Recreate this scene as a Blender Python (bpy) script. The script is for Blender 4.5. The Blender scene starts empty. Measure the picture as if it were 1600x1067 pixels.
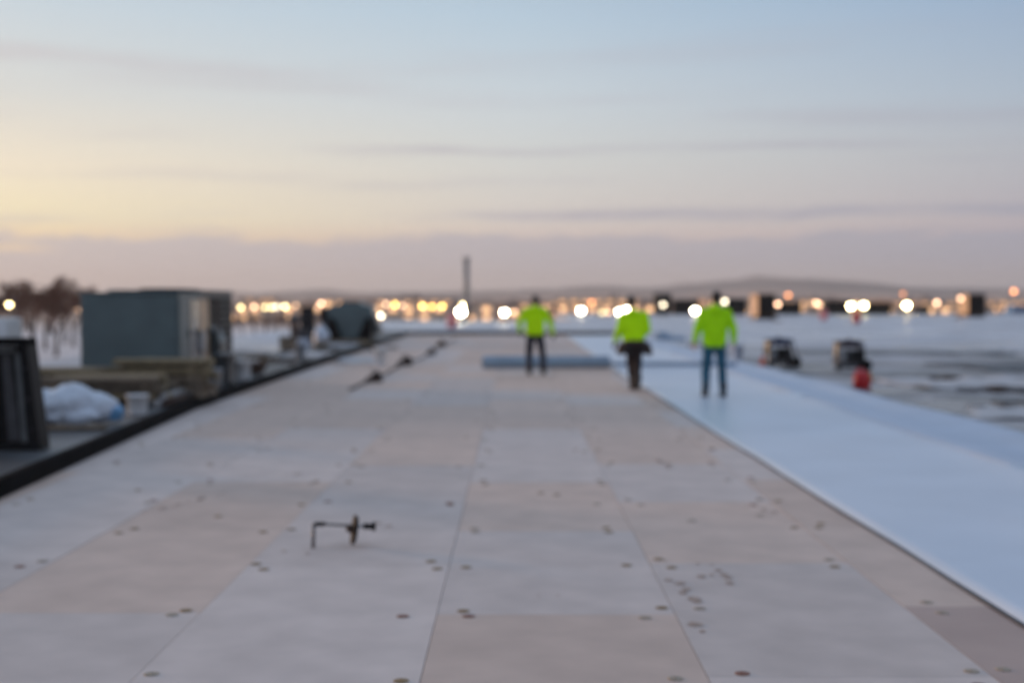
import bpy, bmesh, math, random
from mathutils import Vector, Matrix, noise as mnoise
R = math.radians
random.seed(7)
scene = bpy.context.scene
COL = scene.collection

# ------------------------------------------------------------------ camera
EYE = 1.6
FPX = 2058.0                     # focal length in pixels of the 1600 px photograph
cam_d = bpy.data.cameras.new('camera')
cam = bpy.data.objects.new('camera', cam_d); COL.objects.link(cam)
cam.location = (0, 0, EYE)
cam.rotation_euler = (R(90 - 1.77), 0, R(0.14))
cam_d.sensor_width = 36.0; cam_d.lens = 36.0 * FPX / 1600
cam_d.clip_start = 0.1; cam_d.clip_end = 20000
cam_d.dof.use_dof = True
cam_d.dof.focus_distance = 3.5
cam_d.dof.aperture_fstop = 1.72
scene.camera = cam

# ------------------------------------------------------------------ sky
GLOW_AZ = -34.0                  # afterglow bearing, degrees right of +Y
SUN_EL = 5.0
def s2l(c):
    return tuple(((v/255)/12.92 if v/255 <= .04045 else ((v/255+.055)/1.055)**2.4) for v in c) + (1.0,)
world = bpy.data.worlds.new('World'); scene.world = world; world.use_nodes = True
wn, wl = world.node_tree.nodes, world.node_tree.links
wn.clear()
def N(t, **k):
    n = wn.new(t)
    for a, b in k.items(): setattr(n, a, b)
    return n
def MATH(op, a, b=None, clamp=False):
    n = N('ShaderNodeMath', operation=op); n.use_clamp = clamp
    for i, v in enumerate((a, b)):
        if v is None: continue
        if isinstance(v, (int, float)): n.inputs[i].default_value = v
        else: wl.new(v, n.inputs[i])
    return n.outputs[0]
def MIX(f, a, b):
    n = N('ShaderNodeMix', data_type='RGBA')
    for i, v in ((0, f), (6, a), (7, b)):
        if isinstance(v, (int, float)): n.inputs[i].default_value = v
        elif isinstance(v, tuple): n.inputs[i].default_value = v
        else: wl.new(v, n.inputs[i])
    return n.outputs[2]
def MAPR(v, a, b, c=0.0, d=1.0, smooth=False):
    n = N('ShaderNodeMapRange'); n.interpolation_type = 'SMOOTHSTEP' if smooth else 'LINEAR'
    wl.new(v, n.inputs[0])
    for i, q in enumerate((a, b, c, d)): n.inputs[1+i].default_value = q
    return n.outputs[0]
def RAMP(f, stops):
    n = N('ShaderNodeValToRGB'); cr = n.color_ramp
    while len(cr.elements) < len(stops): cr.elements.new(0.5)
    for e, (p, c) in zip(cr.elements, stops): e.position = p; e.color = s2l(c)
    wl.new(f, n.inputs[0]); return n.outputs[0]
tc = N('ShaderNodeTexCoord'); sep = N('ShaderNodeSeparateXYZ'); wl.new(tc.outputs['Generated'], sep.inputs[0])
elev = MATH('MULTIPLY', MATH('ARCSINE', sep.outputs[2]), 180/math.pi)          # degrees
az = MATH('MULTIPLY', MATH('ARCTAN2', sep.outputs[0], sep.outputs[1]), 180/math.pi)
hx, hy = math.sin(R(GLOW_AZ)), math.cos(R(GLOW_AZ))
hl = MATH('SQRT', MATH('ADD', MATH('ADD', MATH('MULTIPLY', sep.outputs[0], sep.outputs[0]), MATH('MULTIPLY', sep.outputs[1], sep.outputs[1])), 1e-6))
dot = MATH('DIVIDE', MATH('ADD', MATH('MULTIPLY', sep.outputs[0], hx), MATH('MULTIPLY', sep.outputs[1], hy)), hl)
delta = MATH('MULTIPLY', MATH('ARCCOSINE', MATH('MINIMUM', MATH('MAXIMUM', dot, -1.0), 1.0)), 180/math.pi)
ef = MAPR(elev, 0, 30)                                                          # 0..30 degrees -> 0..1
d_ = lambda deg: deg/30.0
ramA = RAMP(ef, [(0, (216,198,188)), (d_(2.6), (255,226,180)), (d_(3.4), (255,240,196)), (d_(5.5), (245,232,207)), (d_(8.5), (216,217,213)), (d_(12.5), (196,211,221)), (d_(20), (182,198,213)), (1, (166,183,206))])
ramB = RAMP(ef, [(0, (202,182,176)), (d_(2.6), (217,199,191)), (d_(3.6), (219,211,203)), (d_(6), (211,213,210)), (d_(8.5), (201,211,217)), (d_(12.5), (178,200,217)), (d_(20), (170,190,211)), (1, (163,181,205))])
ramC = RAMP(ef, [(0, (182,164,166)), (d_(2.6), (186,174,181)), (d_(4), (182,178,186)), (d_(6), (180,184,192)), (d_(8.5), (169,184,200)), (d_(12.5), (148,173,201)), (d_(20), (152,174,203)), (1, (158,177,203))])
ramD = RAMP(ef, [(0, (160,154,164)), (d_(4), (168,160,170)), (d_(12), (162,166,184)), (1, (160,177,202))])
c1 = MIX(MAPR(delta, 12, 34, smooth=False), ramA, ramB)
c2 = MIX(MAPR(delta, 34, 56), c1, ramC)
c3 = MIX(MAPR(delta, 60, 150), c2, ramD)
zen = MIX(MAPR(elev, 30, 75), c3, s2l((162, 179, 204)))
# low cloud bank and thin streaks, laid out by bearing and elevation
cv = N('ShaderNodeCombineXYZ'); wl.new(MATH('MULTIPLY', az, 0.035), cv.inputs[0]); wl.new(MATH('MULTIPLY', elev, 0.55), cv.inputs[1])
n1 = N('ShaderNodeTexNoise'); n1.inputs['Scale'].default_value = 1.35; n1.inputs['Detail'].default_value = 4; n1.inputs['Roughness'].default_value = .45; wl.new(cv.outputs[0], n1.inputs['Vector'])
streak = MATH('MULTIPLY', MAPR(n1.outputs[0], 0.50, 0.70, smooth=True), MATH('MULTIPLY', MAPR(elev, 14, 5), MAPR(elev, 2.0, 3.2)))
cvb = N('ShaderNodeCombineXYZ'); wl.new(MATH('MULTIPLY', az, 0.10), cvb.inputs[0]); wl.new(MATH('MULTIPLY', elev, 0.25), cvb.inputs[1])
n2 = N('ShaderNodeTexNoise'); n2.inputs['Scale'].default_value = 1.0; n2.inputs['Detail'].default_value = 5; wl.new(cvb.outputs[0], n2.inputs['Vector'])
cve = N('ShaderNodeCombineXYZ'); wl.new(MATH('MULTIPLY', az, 0.32), cve.inputs[0]); wl.new(MATH('MULTIPLY', elev, 1.6), cve.inputs[1]); cve.inputs[2].default_value = 8.1
n4 = N('ShaderNodeTexNoise'); n4.inputs['Scale'].default_value = 1.0; n4.inputs['Detail'].default_value = 6; n4.inputs['Roughness'].default_value = .6; wl.new(cve.outputs[0], n4.inputs['Vector'])
edge = MATH('ADD', MATH('ADD', elev, MAPR(n2.outputs[0], 0.3, 0.7, -0.30, 0.30)), MAPR(n4.outputs[0], .3, .7, -.28, .28))
bank = MAPR(edge, 2.95, 2.55, smooth=True)
bankcol = MIX(MAPR(delta, 10, 55), s2l((199,192,195)), s2l((164,165,180)))
bankcol = MIX(MAPR(elev, 1.8, 0.2), bankcol, MIX(MAPR(delta, 10, 55), s2l((213,203,203)), s2l((190,181,185))))
def BAND(e0, hw, slope, amp):                          # a long thin wisp drifting with the bearing
    c_ = MATH('ADD', MATH('SUBTRACT', elev, e0), MATH('ADD', (slope if not isinstance(slope, float) else MATH('MULTIPLY', az, slope)), MAPR(n2.outputs[0], .3, .7, -amp, amp)))
    return MAPR(MATH('ABSOLUTE', c_), hw, hw*.15, smooth=True)
cvd = N('ShaderNodeCombineXYZ'); wl.new(MATH('MULTIPLY', az, 0.07), cvd.inputs[0]); wl.new(MATH('MULTIPLY', elev, 0.9), cvd.inputs[1]); cvd.inputs[2].default_value = 4.2
n3 = N('ShaderNodeTexNoise'); n3.inputs['Scale'].default_value = 1.0; n3.inputs['Detail'].default_value = 4; wl.new(cvd.outputs[0], n3.inputs['Vector'])
wisp = MATH('MULTIPLY', MAPR(n3.outputs[0], .36, .56, smooth=True), MAPR(n4.outputs[0], .25, .55, .45, 1.0))
b_low = MATH('MULTIPLY', MATH('MULTIPLY', BAND(0.0, .40, MAPR(az, -17, -2, -2.95, -3.72), .20), wisp), MATH('MULTIPLY', MAPR(az, -19, -13), MAPR(az, 60, 30)))
b_mid = MATH('MULTIPLY', MATH('MULTIPLY', BAND(6.45, .28, .0, .15), wisp), MATH('MULTIPLY', MAPR(az, -10, -4), MAPR(az, 40, 12)))
b_hi = MATH('MULTIPLY', BAND(9.9, .6, .0, .3), MATH('MULTIPLY', MAPR(az, 6, -16), wisp))
bands = MATH('ADD', MATH('MULTIPLY', b_low, 1.0), MATH('ADD', MATH('MULTIPLY', b_mid, .75), MATH('MULTIPLY', b_hi, .5)), clamp=True)
strcol = MIX(0.72, zen, bankcol)
k1 = MIX(MATH('MULTIPLY', bands, .9), MIX(MATH('MULTIPLY', streak, 0.7), zen, strcol), bankcol)
brk = MATH('MULTIPLY', MAPR(MATH('ABSOLUTE', MATH('SUBTRACT', elev, MAPR(n2.outputs[0], .3, .7, 1.75, 2.35))), .30, .05, smooth=True), MAPR(az, -18.5, -21.0, smooth=True))
bank2 = MATH('MULTIPLY', MATH('MULTIPLY', bank, 0.90), MATH('SUBTRACT', 1.0, MATH('MULTIPLY', brk, .75)))
k2 = MIX(bank2, k1, bankcol)
bgm = N('ShaderNodeBackground'); wl.new(k2, bgm.inputs[0]); bgm.inputs[1].default_value = 1.10
sky = N('ShaderNodeTexSky'); sky.sky_type = 'NISHITA'; sky.sun_disc = False
sky.sun_elevation = R(SUN_EL); sky.sun_rotation = R(GLOW_AZ - 8); sky.altitude = 200
bgs = N('ShaderNodeBackground'); wl.new(sky.outputs[0], bgs.inputs[0]); bgs.inputs[1].default_value = 0.05
mixs = N('ShaderNodeMixShader'); mixs.inputs[0].default_value = 0.05
wl.new(bgm.outputs[0], mixs.inputs[1]); wl.new(bgs.outputs[0], mixs.inputs[2])
wo = N('ShaderNodeOutputWorld'); wl.new(mixs.outputs[0], wo.inputs[0])

# ------------------------------------------------------------------ sun, just above the horizon on the left
sd = bpy.data.lights.new('sun', 'SUN'); sd.energy = 3.0; sd.angle = R(12); sd.color = (1.0, 0.62, 0.36)
sun = bpy.data.objects.new('sun', sd); COL.objects.link(sun)
a = R(GLOW_AZ - 24)
sdir = Vector((math.sin(a)*math.cos(R(SUN_EL)), math.cos(a)*math.cos(R(SUN_EL)), math.sin(R(SUN_EL))))
sun.rotation_euler = sdir.to_track_quat('Z', 'Y').to_euler(); sun.location = sdir*50
scene.view_settings.view_transform = 'Standard'; scene.view_settings.look = 'None'
scene.view_settings.exposure = 0; scene.view_settings.gamma = 1; scene.view_settings.use_curve_mapping = False

# ------------------------------------------------------------------ materials
MATS = {}
def mat(name, col, rough=.6, metal=0.0, var=.15, vscale=6.0, bump=0.0, bscale=60.0, col2=None, emit=None, estr=0, spec=.5, objrand=0.0, coat=0.0):
    m = bpy.data.materials.new(name); m.use_nodes = True; MATS[name] = m
    nt = m.node_tree; b = nt.nodes['Principled BSDF']
    b.inputs['Roughness'].default_value = rough; b.inputs['Metallic'].default_value = metal
    b.inputs['Specular IOR Level'].default_value = spec
    b.inputs['Coat Weight'].default_value = coat
    tcn = nt.nodes.new('ShaderNodeTexCoord')
    nz = nt.nodes.new('ShaderNodeTexNoise'); nz.inputs['Scale'].default_value = vscale; nz.inputs['Detail'].default_value = 5
    nt.links.new(tcn.outputs['Object'], nz.inputs['Vector'])
    mr = nt.nodes.new('ShaderNodeMapRange'); mr.inputs[1].default_value = .3; mr.inputs[2].default_value = .7
    nt.links.new(nz.outputs[0], mr.inputs[0])
    mx = nt.nodes.new('ShaderNodeMix'); mx.data_type = 'RGBA'
    nt.links.new(mr.outputs[0], mx.inputs[0])
    lo = tuple(v*(1-var) for v in col); hi = tuple(min(1, v*(1+var)) for v in (col2 or col))
    mx.inputs[6].default_value = (*lo, 1); mx.inputs[7].default_value = (*hi, 1)
    out = mx.outputs[2]
    if objrand:
        oi = nt.nodes.new('ShaderNodeObjectInfo'); hs = nt.nodes.new('ShaderNodeHueSaturation')
        mr2 = nt.nodes.new('ShaderNodeMapRange'); mr2.inputs[3].default_value = 1-objrand; mr2.inputs[4].default_value = 1+objrand
        nt.links.new(oi.outputs['Random'], mr2.inputs[0]); nt.links.new(mr2.outputs[0], hs.inputs['Value']); nt.links.new(out, hs.inputs['Color']); out = hs.outputs[0]
    nt.links.new(out, b.inputs['Base Color'])
    if bump:
        nb = nt.nodes.new('ShaderNodeTexNoise'); nb.inputs['Scale'].default_value = bscale; nb.inputs['Detail'].default_value = 4
        nt.links.new(tcn.outputs['Object'], nb.inputs['Vector'])
        bp = nt.nodes.new('ShaderNodeBump'); bp.inputs['Strength'].default_value = bump; bp.inputs['Distance'].default_value = .02
        nt.links.new(nb.outputs[0], bp.inputs['Height']); nt.links.new(bp.outputs[0], b.inputs['Normal'])
    if emit:
        b.inputs['Emission Color'].default_value = (*emit, 1); b.inputs['Emission Strength'].default_value = estr
    return m
mat('board_grey', (.585,.498,.455), .8, var=.10, vscale=2.6, bump=.15, bscale=180, objrand=.07)
mat('board_tan', (.588,.455,.382), .8, var=.10, vscale=2.6, bump=.15, bscale=180, objrand=.07)
mat('board_red', (.46,.345,.30), .8, var=.07, vscale=2.2, bump=.15, bscale=180, objrand=.04)
mat('plate_rust', (.26,.165,.075), .6, metal=.1, var=.45, vscale=30)
mat('plate_red', (.24,.11,.075), .6, metal=.1, var=.4, vscale=30)
mat('plate_dull', (.36,.29,.22), .6, metal=.1, var=.3, vscale=30)
mat('mud', (.37,.275,.225), .8, var=.3, vscale=20)
mat('membrane_shaded', (.42,.50,.625), .45, var=.06, vscale=.9, bump=.08, bscale=3)  # darker copy of the membrane; shade of the lengthwise fold is in its colour
mat('membrane', (.545,.61,.705), .38, var=.06, vscale=.8, bump=.10, bscale=3)
mat('membrane_roll', (.26,.34,.43), .5, var=.12, vscale=4)
mat('curb_black', (.006,.006,.007), .8, spec=.05, var=.4, vscale=3, bump=.3, bscale=20)
mat('ledge', (.045,.05,.056), .5, var=.5, vscale=.9, col2=(.085,.09,.095), bump=.2, bscale=12)
mat('black_metal', (.010,.010,.011), .5, spec=.12, metal=0, var=.3)
mat('dark_grey', (.05,.05,.055), .5, var=.3)
mat('liner', (.11,.12,.12), .5, var=.3)
mat('galv', (.42,.43,.44), .4, metal=.7, var=.2, vscale=8)
mat('teal_metal', (.085,.125,.13), .38, var=.10, vscale=3, spec=.5)
mat('teal_dark', (.035,.05,.055), .4, var=.2, vscale=4)
mat('teal_side', (.24,.25,.25), .22, metal=.75, var=.15, vscale=3)
mat('warm_reflect_side', (.50,.36,.24), .3, metal=.3, var=.2, vscale=3)  # warm evening reflection on the unit's side, put into the panel colour
mat('coil', (.008,.008,.009), .6, spec=.1, metal=0, var=.3, vscale=40)
mat('white_plastic', (.56,.62,.70), .35, var=.08, vscale=5, bump=.2, bscale=8)
mat('blue_plastic', (.14,.33,.55), .35, var=.25, vscale=6)
mat('wood', (.20,.155,.085), .8, var=.3, vscale=7, bump=.2, bscale=40, objrand=.18)
mat('wood_grey', (.15,.115,.08), .8, var=.3, vscale=7, bump=.2, bscale=40, objrand=.2)
mat('lime', (.54,.96,.004), .85, spec=.15, var=.10, vscale=5, bump=.25, bscale=18)
mat('lime_dark', (.44,.86,.006), .85, spec=.15, var=.12, vscale=6, bump=.25, bscale=18)
mat('reflective', (.60,.62,.58), .3, var=.05)
mat('navy', (.014,.016,.03), .85, var=.3, vscale=9, bump=.25, bscale=22)
mat('brown_cloth', (.022,.014,.014), .85, var=.3, vscale=9, bump=.25, bscale=22)
mat('denim', (.02,.095,.15), .85, var=.3, vscale=9, bump=.25, bscale=22)
mat('leather', (.045,.022,.012), .6, var=.35, vscale=12)
mat('boot', (.016,.013,.012), .6, var=.3, vscale=12)
mat('skin', (.50,.30,.22), .55, var=.08, vscale=10)
mat('hair', (.02,.014,.011), .7, var=.3, vscale=40, bump=.4, bscale=90)
mat('glove', (.05,.045,.04), .8, var=.3)
mat('glove_grey', (.25,.25,.26), .8, var=.3)
mat('eye', (.7,.7,.7), .2, var=.02)
mat('gen_blue', (.015,.035,.12), .35, var=.2)
mat('gen_plum', (.05,.03,.055), .4, var=.2)
mat('tan_panel', (.42,.31,.15), .5, var=.15)
mat('rubber', (.012,.012,.012), .75, spec=.12, var=.3)
mat('red_plastic', (.52,.008,.012), .35, var=.12)
mat('orange_plastic', (.75,.12,.04), .4, var=.1)
mat('yellow_plastic', (.55,.32,.02), .4, var=.1)
mat('hose', (.03,.03,.035), .6, var=.3)
mat('brown_debris', (.06,.035,.025), .8, var=.4)
mat('bark', (.05,.03,.024), .9, var=.3, vscale=5, bump=.4, bscale=14)
mat('twig', (.13,.05,.03), .9, var=.3, vscale=2)
mat('unit_dark', (.016,.013,.013), .5, spec=.12, var=.3)
mat('unit_sunlit', (.66,.38,.20), .5, var=.12)  # low sun's orange on the left faces is put into this colour
mat('steel_stack', (.20,.19,.19), .5, metal=.4, var=.2)
mat('pole_grey', (.14,.14,.14), .5, metal=.4, var=.15)
mat('brickwall', (.58,.37,.25), .9, var=.2, vscale=.3)
mat('tanwall', (.66,.47,.33), .9, var=.2, vscale=.3)
mat('flatroof', (.36,.28,.24), .9, var=.2, vscale=.2)
mat('window_glow', (.3,.2,.1), .4, emit=(1.0,.56,.28), estr=1.7)  # glowing windows added to give the horizon its warm town glow
mat('window_dim', (.20,.16,.14), .35)
mat('car_blue', (.10,.17,.28), .25, var=.05, coat=.5)
mat('car_dark', (.02,.02,.025), .25, var=.05, coat=.5)
mat('car_glass', (.02,.025,.03), .08)
mat('white_paint', (.72,.74,.75), .45, var=.06)
mat('green_patch', (.22,.55,.10), .5)
mat('pink_plastic', (.70,.22,.22), .5)

def nodes_of(m): return m.node_tree.nodes, m.node_tree.links
def roof_material():
    m = bpy.data.materials.new('old_roof'); m.use_nodes = True; MATS['old_roof'] = m
    nt, l = nodes_of(m); b = nt['Principled BSDF']
    t = nt.new('ShaderNodeTexCoord')
    def noise(sx, sy, sc, det=5, off=0):
        mp = nt.new('ShaderNodeMapping'); mp.inputs['Scale'].default_value = (sx, sy, 1); mp.inputs['Location'].default_value = (off, off*.7, 0)
        l.new(t.outputs['Object'], mp.inputs[0]); n = nt.new('ShaderNodeTexNoise'); n.inputs['Scale'].default_value = sc; n.inputs['Detail'].default_value = det
        l.new(mp.outputs[0], n.inputs['Vector']); return n.outputs[0]
    def mr(v, a, b_, c=0, d=1):
        n = nt.new('ShaderNodeMapRange'); n.interpolation_type = 'SMOOTHSTEP'; l.new(v, n.inputs[0])
        for i, q in enumerate((a, b_, c, d)): n.inputs[i+1].default_value = q
        return n.outputs[0]
    def ma(op, a, b_):
        n = nt.new('ShaderNodeMath'); n.operation = op
        for i, v in enumerate((a, b_)):
            if isinstance(v, (int, float)): n.inputs[i].default_value = v
            else: l.new(v, n.inputs[i])
        return n.outputs[0]
    def mx(f, a, b_):
        n = nt.new('ShaderNodeMix'); n.data_type = 'RGBA'
        for i, v in ((0, f), (6, a), (7, b_)):
            if isinstance(v, (int, float)): n.inputs[i].default_value = v
            elif isinstance(v, tuple): n.inputs[i].default_value = (*v, 1)
            else: l.new(v, n.inputs[i])
        return n.outputs[2]
    sp = nt.new('ShaderNodeSeparateXYZ'); l.new(t.outputs['Object'], sp.inputs[0])
    work = mr(sp.outputs[1], 60, 26)                       # trampled zone around the work area
    wear = mr(noise(.35, .5, .5), .35, .65)
    dirt = mr(noise(.30, .40, .9, 8, 3), .47, .54)
    wet = mr(noise(.24, .5, .9, 8, 9), .52, .58)
    c = mx(wear, (.50,.535,.60), (.62,.63,.66))
    c = mx(ma('MULTIPLY', work, .75), c, (.37,.345,.345))
    c = mx(ma('MULTIPLY', dirt, ma('ADD', ma('MULTIPLY', work, .62), .34)), c, (.19,.175,.175))
    c = mx(ma('MULTIPLY', wet, ma('ADD', ma('MULTIPLY', work, .8), .08)), c, (.10,.10,.105))
    l.new(c, b.inputs['Base Color'])
    l.new(ma('SUBTRACT', .62, ma('MULTIPLY', wet, .35)), b.inputs['Roughness'])
    bp = nt.new('ShaderNodeBump'); bp.inputs['Strength'].default_value = .25; l.new(noise(1, 1, 4), bp.inputs['Height']); l.new(bp.outputs[0], b.inputs['Normal'])
roof_material()
def ground_material():
    m = bpy.data.materials.new('snowy_ground'); m.use_nodes = True; MATS['snowy_ground'] = m
    nt, l = nodes_of(m); b = nt['Principled BSDF']; b.inputs['Roughness'].default_value = .8
    t = nt.new('ShaderNodeTexCoord')
    n = nt.new('ShaderNodeTexNoise'); n.inputs['Scale'].default_value = .012; n.inputs['Detail'].default_value = 8; l.new(t.outputs['Object'], n.inputs['Vector'])
    sp = nt.new('ShaderNodeSeparateXYZ'); l.new(t.outputs['Object'], sp.inputs[0])
    mr = nt.new('ShaderNodeMapRange'); mr.inputs[1].default_value = 250; mr.inputs[2].default_value = 600; l.new(sp.outputs[1], mr.inputs[0])
    ad = nt.new('ShaderNodeMath'); ad.operation = 'ADD'; l.new(mr.outputs[0], ad.inputs[0]); l.new(n.outputs[0], ad.inputs[1])
    cr = nt.new('ShaderNodeValToRGB'); cr.color_ramp.elements[0].position = .5; cr.color_ramp.elements[0].color = (.70,.64,.62,1)
    cr.color_ramp.elements[1].position = 1.0; cr.color_ramp.elements[1].color = (.48,.33,.24,1)
    l.new(ad.outputs[0], cr.inputs[0]); l.new(cr.outputs[0], b.inputs['Base Color'])
ground_material()
mat('hill', (.46,.30,.22), .95, var=.25, vscale=.006)
mat('hill_far', (.13,.095,.09), .95, var=.2, vscale=.004)

# ------------------------------------------------------------------ mesh helpers
class MB:
    def __init__(s): s.v = []; s.f = []; s.sm = []
    def add(s, vs, fs, smooth=False):
        o = len(s.v); s.v += [tuple(v) for v in vs]; s.f += [tuple(i+o for i in f) for f in fs]; s.sm += [smooth]*len(fs); return s
    def box(s, c, d, rot=None, taper=1.0, bev=0.0):
        x, y, z = (q/2 for q in d); c = Vector(c)
        if bev:
            bm = bmesh.new(); bmesh.ops.create_cube(bm, size=1)
            for v in bm.verts: v.co = Vector((v.co.x*2*x, v.co.y*2*y, v.co.z*2*z))
            bmesh.ops.bevel(bm, geom=bm.edges[:], offset=bev, segments=2, affect='EDGES', profile=.5)
            bm.verts.index_update(); vs = [v.co.copy() for v in bm.verts]; fs = [[v.index for v in f.verts] for f in bm.faces]; bm.free()
            vs = [Vector((v.x*(taper if v.z > 0 else 1), v.y*(taper if v.z > 0 else 1), v.z)) for v in vs]
        else:
            vs = [Vector((sx*x*(taper if sz > 0 else 1), sy*y*(taper if sz > 0 else 1), sz*z)) for sz in (-1, 1) for sx, sy in ((-1,-1),(1,-1),(1,1),(-1,1))]
            fs = [(3,2,1,0),(4,5,6,7),(0,1,5,4),(1,2,6,5),(2,3,7,6),(3,0,4,7)]
        if rot is not None: vs = [rot @ v for v in vs]
        return s.add([v+c for v in vs], fs)
    def cone(s, p0, p1, r0, r1=None, n=12, caps=True, smooth=True):
        p0, p1 = Vector(p0), Vector(p1); r1 = r0 if r1 is None else r1
        q = (p1-p0).to_track_quat('Z', 'Y').to_matrix()
        ring = [(math.cos(2*math.pi*i/n), math.sin(2*math.pi*i/n)) for i in range(n)]
        vs = [p0 + q @ Vector((a*r0, b*r0, 0)) for a, b in ring] + [p1 + q @ Vector((a*r1, b*r1, 0)) for a, b in ring]
        s.add(vs, [(i, (i+1) % n, n+(i+1) % n, n+i) for i in range(n)], smooth)
        if caps:
            o = len(s.v)-2*n
            s.f += [tuple(o+i for i in reversed(range(n))), tuple(o+n+i for i in range(n))]; s.sm += [False, False]
        return s
    def tube(s, pts, r, n=8):
        for a, b in zip(pts[:-1], pts[1:]): s.cone(a, b, r, r, n)
        for p in pts[1:-1]: s.ball(p, r, n=n)
        return s
    def ball(s, c, r, n=12, sc=(1,1,1), rot=None):
        c = Vector(c); m = max(4, n//2); vs = []; fs = []
        for j in range(m+1):
            t = math.pi*j/m
            for i in range(n):
                a = 2*math.pi*i/n
                v = Vector((math.sin(t)*math.cos(a)*r*sc[0], math.sin(t)*math.sin(a)*r*sc[1], math.cos(t)*r*sc[2]))
                vs.append((rot @ v if rot else v)+c)
        for j in range(m):
            for i in range(n): fs.append((j*n+i, (j+1)*n+i, (j+1)*n+(i+1) % n, j*n+(i+1) % n))
        return s.add(vs, fs, True)
    def cap(s, p0, p1, r0, r1, n=12):
        s.cone(p0, p1, r0, r1, n); s.ball(p0, r0, n); s.ball(p1, r1, n); return s
    def loft(s, secs, n=20):
        vs = []; fs = []
        for c, rx, ry in secs:
            for i in range(n):
                a = 2*math.pi*i/n; vs.append((c[0]+rx*math.cos(a), c[1]+ry*math.sin(a), c[2]))
        for j in range(len(secs)-1):
            for i in range(n): fs.append((j*n+i, j*n+(i+1) % n, (j+1)*n+(i+1) % n, (j+1)*n+i))
        fs.append(tuple(reversed(range(n)))); fs.append(tuple((len(secs)-1)*n+i for i in range(n)))
        return s.add(vs, fs, True)
    def lathe(s, c, prof, n=20, smooth=True):
        return s.loft([((c[0], c[1], c[2]+z), r, r) for z, r in prof], n)
    def prism(s, poly, y0, y1):      # polygon in xz, extruded along y
        n = len(poly); vs = [(x, y0, z) for x, z in poly] + [(x, y1, z) for x, z in poly]
        return s.add(vs, [tuple(range(n)), tuple(reversed(range(n, 2*n)))] + [(i, n+i, n+(i+1) % n, (i+1) % n) for i in range(n)])
    def mesh(s, name):
        me = bpy.data.meshes.new(name); me.from_pydata(s.v, [], s.f)
        me.polygons.foreach_set('use_smooth', s.sm); me.update()
        bm = bmesh.new(); bm.from_mesh(me); bmesh.ops.recalc_face_normals(bm, faces=bm.faces[:]); bm.to_mesh(me); bm.free()
        return me
    def build(s, name, m, parent=None, loc=None, rz=0.0): return link(name, s.mesh(name), m, parent, loc, rz)
def link(name, me, m, parent=None, loc=None, rz=0.0):
    o = bpy.data.objects.new(name, me); COL.objects.link(o)
    if m and not me.materials: me.materials.append(MATS[m])
    if loc: o.location = loc
    o.rotation_euler.z = rz
    if parent: o.parent = parent
    return o
def tag(o, label, cat, group=None):
    o['label'] = label; o['category'] = cat
    if group: o['group'] = group
    return o
def thing(name, label, cat, loc=(0,0,0), rz=0.0, group=None):
    o = bpy.data.objects.new(name, None); COL.objects.link(o); o.empty_display_size = .2
    o.location = loc; o.rotation_euler.z = rz
    return tag(o, label, cat, group)
def struct(o): o['kind'] = 'structure'; return o
def copy_tree(o, parent=None):
    c = o.copy(); COL.objects.link(c); c.parent = parent
    for ch in list(o.children): copy_tree(ch, c)
    return c
def bx(px, Y): return (px-805)/FPX*Y                 # sideways distance of a bearing at depth Y
def hz(py, Y): return EYE-(py-470)/FPX*Y             # height seen at a given dip at depth Y
def remesh(name, mb, m, voxel, parent, smooth=6, disp=0.0, dscale=8.0, extra=None):
    me = mb.mesh(name+'_raw'); o = bpy.data.objects.new(name+'_tmp', me); COL.objects.link(o)
    md = o.modifiers.new('r', 'REMESH'); md.mode = 'VOXEL'; md.voxel_size = voxel; md.use_smooth_shade = True
    sm = o.modifiers.new('s', 'SMOOTH'); sm.iterations = smooth; sm.factor = .5
    dg = bpy.context.evaluated_depsgraph_get(); ev = o.evaluated_get(dg)
    out = bpy.data.meshes.new_from_object(ev); out.name = name
    bpy.data.objects.remove(o); bpy.data.meshes.remove(me)
    if disp:
        no = [v.normal.copy() for v in out.vertices]
        for v, n_ in zip(out.vertices, no):
            p = v.co
            v.co = p + n_*disp*(mnoise.noise(Vector((p.x*dscale, p.y*dscale, p.z*dscale*1.7)))+.4*mnoise.noise(Vector((p.x*dscale*2.3+5, p.y*dscale*2.3, p.z*dscale*3))))
    out.materials.clear(); out.materials.append(MATS[m])
    for p in out.polygons: p.use_smooth = True
    return link(name, out, None, parent)

# ================================================================== THE SETTING
RZ = -0.06                                           # surface of the old roof
def slab(poly, z0, z1):
    n = len(poly); vs = [(x, y, z1) for x, y in poly]+[(x, y, z0) for x, y in poly]
    return MB().add(vs, [tuple(range(n)), tuple(reversed(range(n, 2*n)))]+[(i, n+i, n+(i+1) % n, (i+1) % n) for i in range(n)])
struct(slab([(-13,-10),(95,-10),(95,165),(5,165),(5,112),(-13,112)], -5.0, RZ).build('roof', 'old_roof'))
struct(MB().add([(-5400,-260,-5),(5400,-260,-5),(5400,6900,-5),(-5400,6900,-5)], [(0,1,2,3)]).build('ground', 'snowy_ground'))

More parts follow.
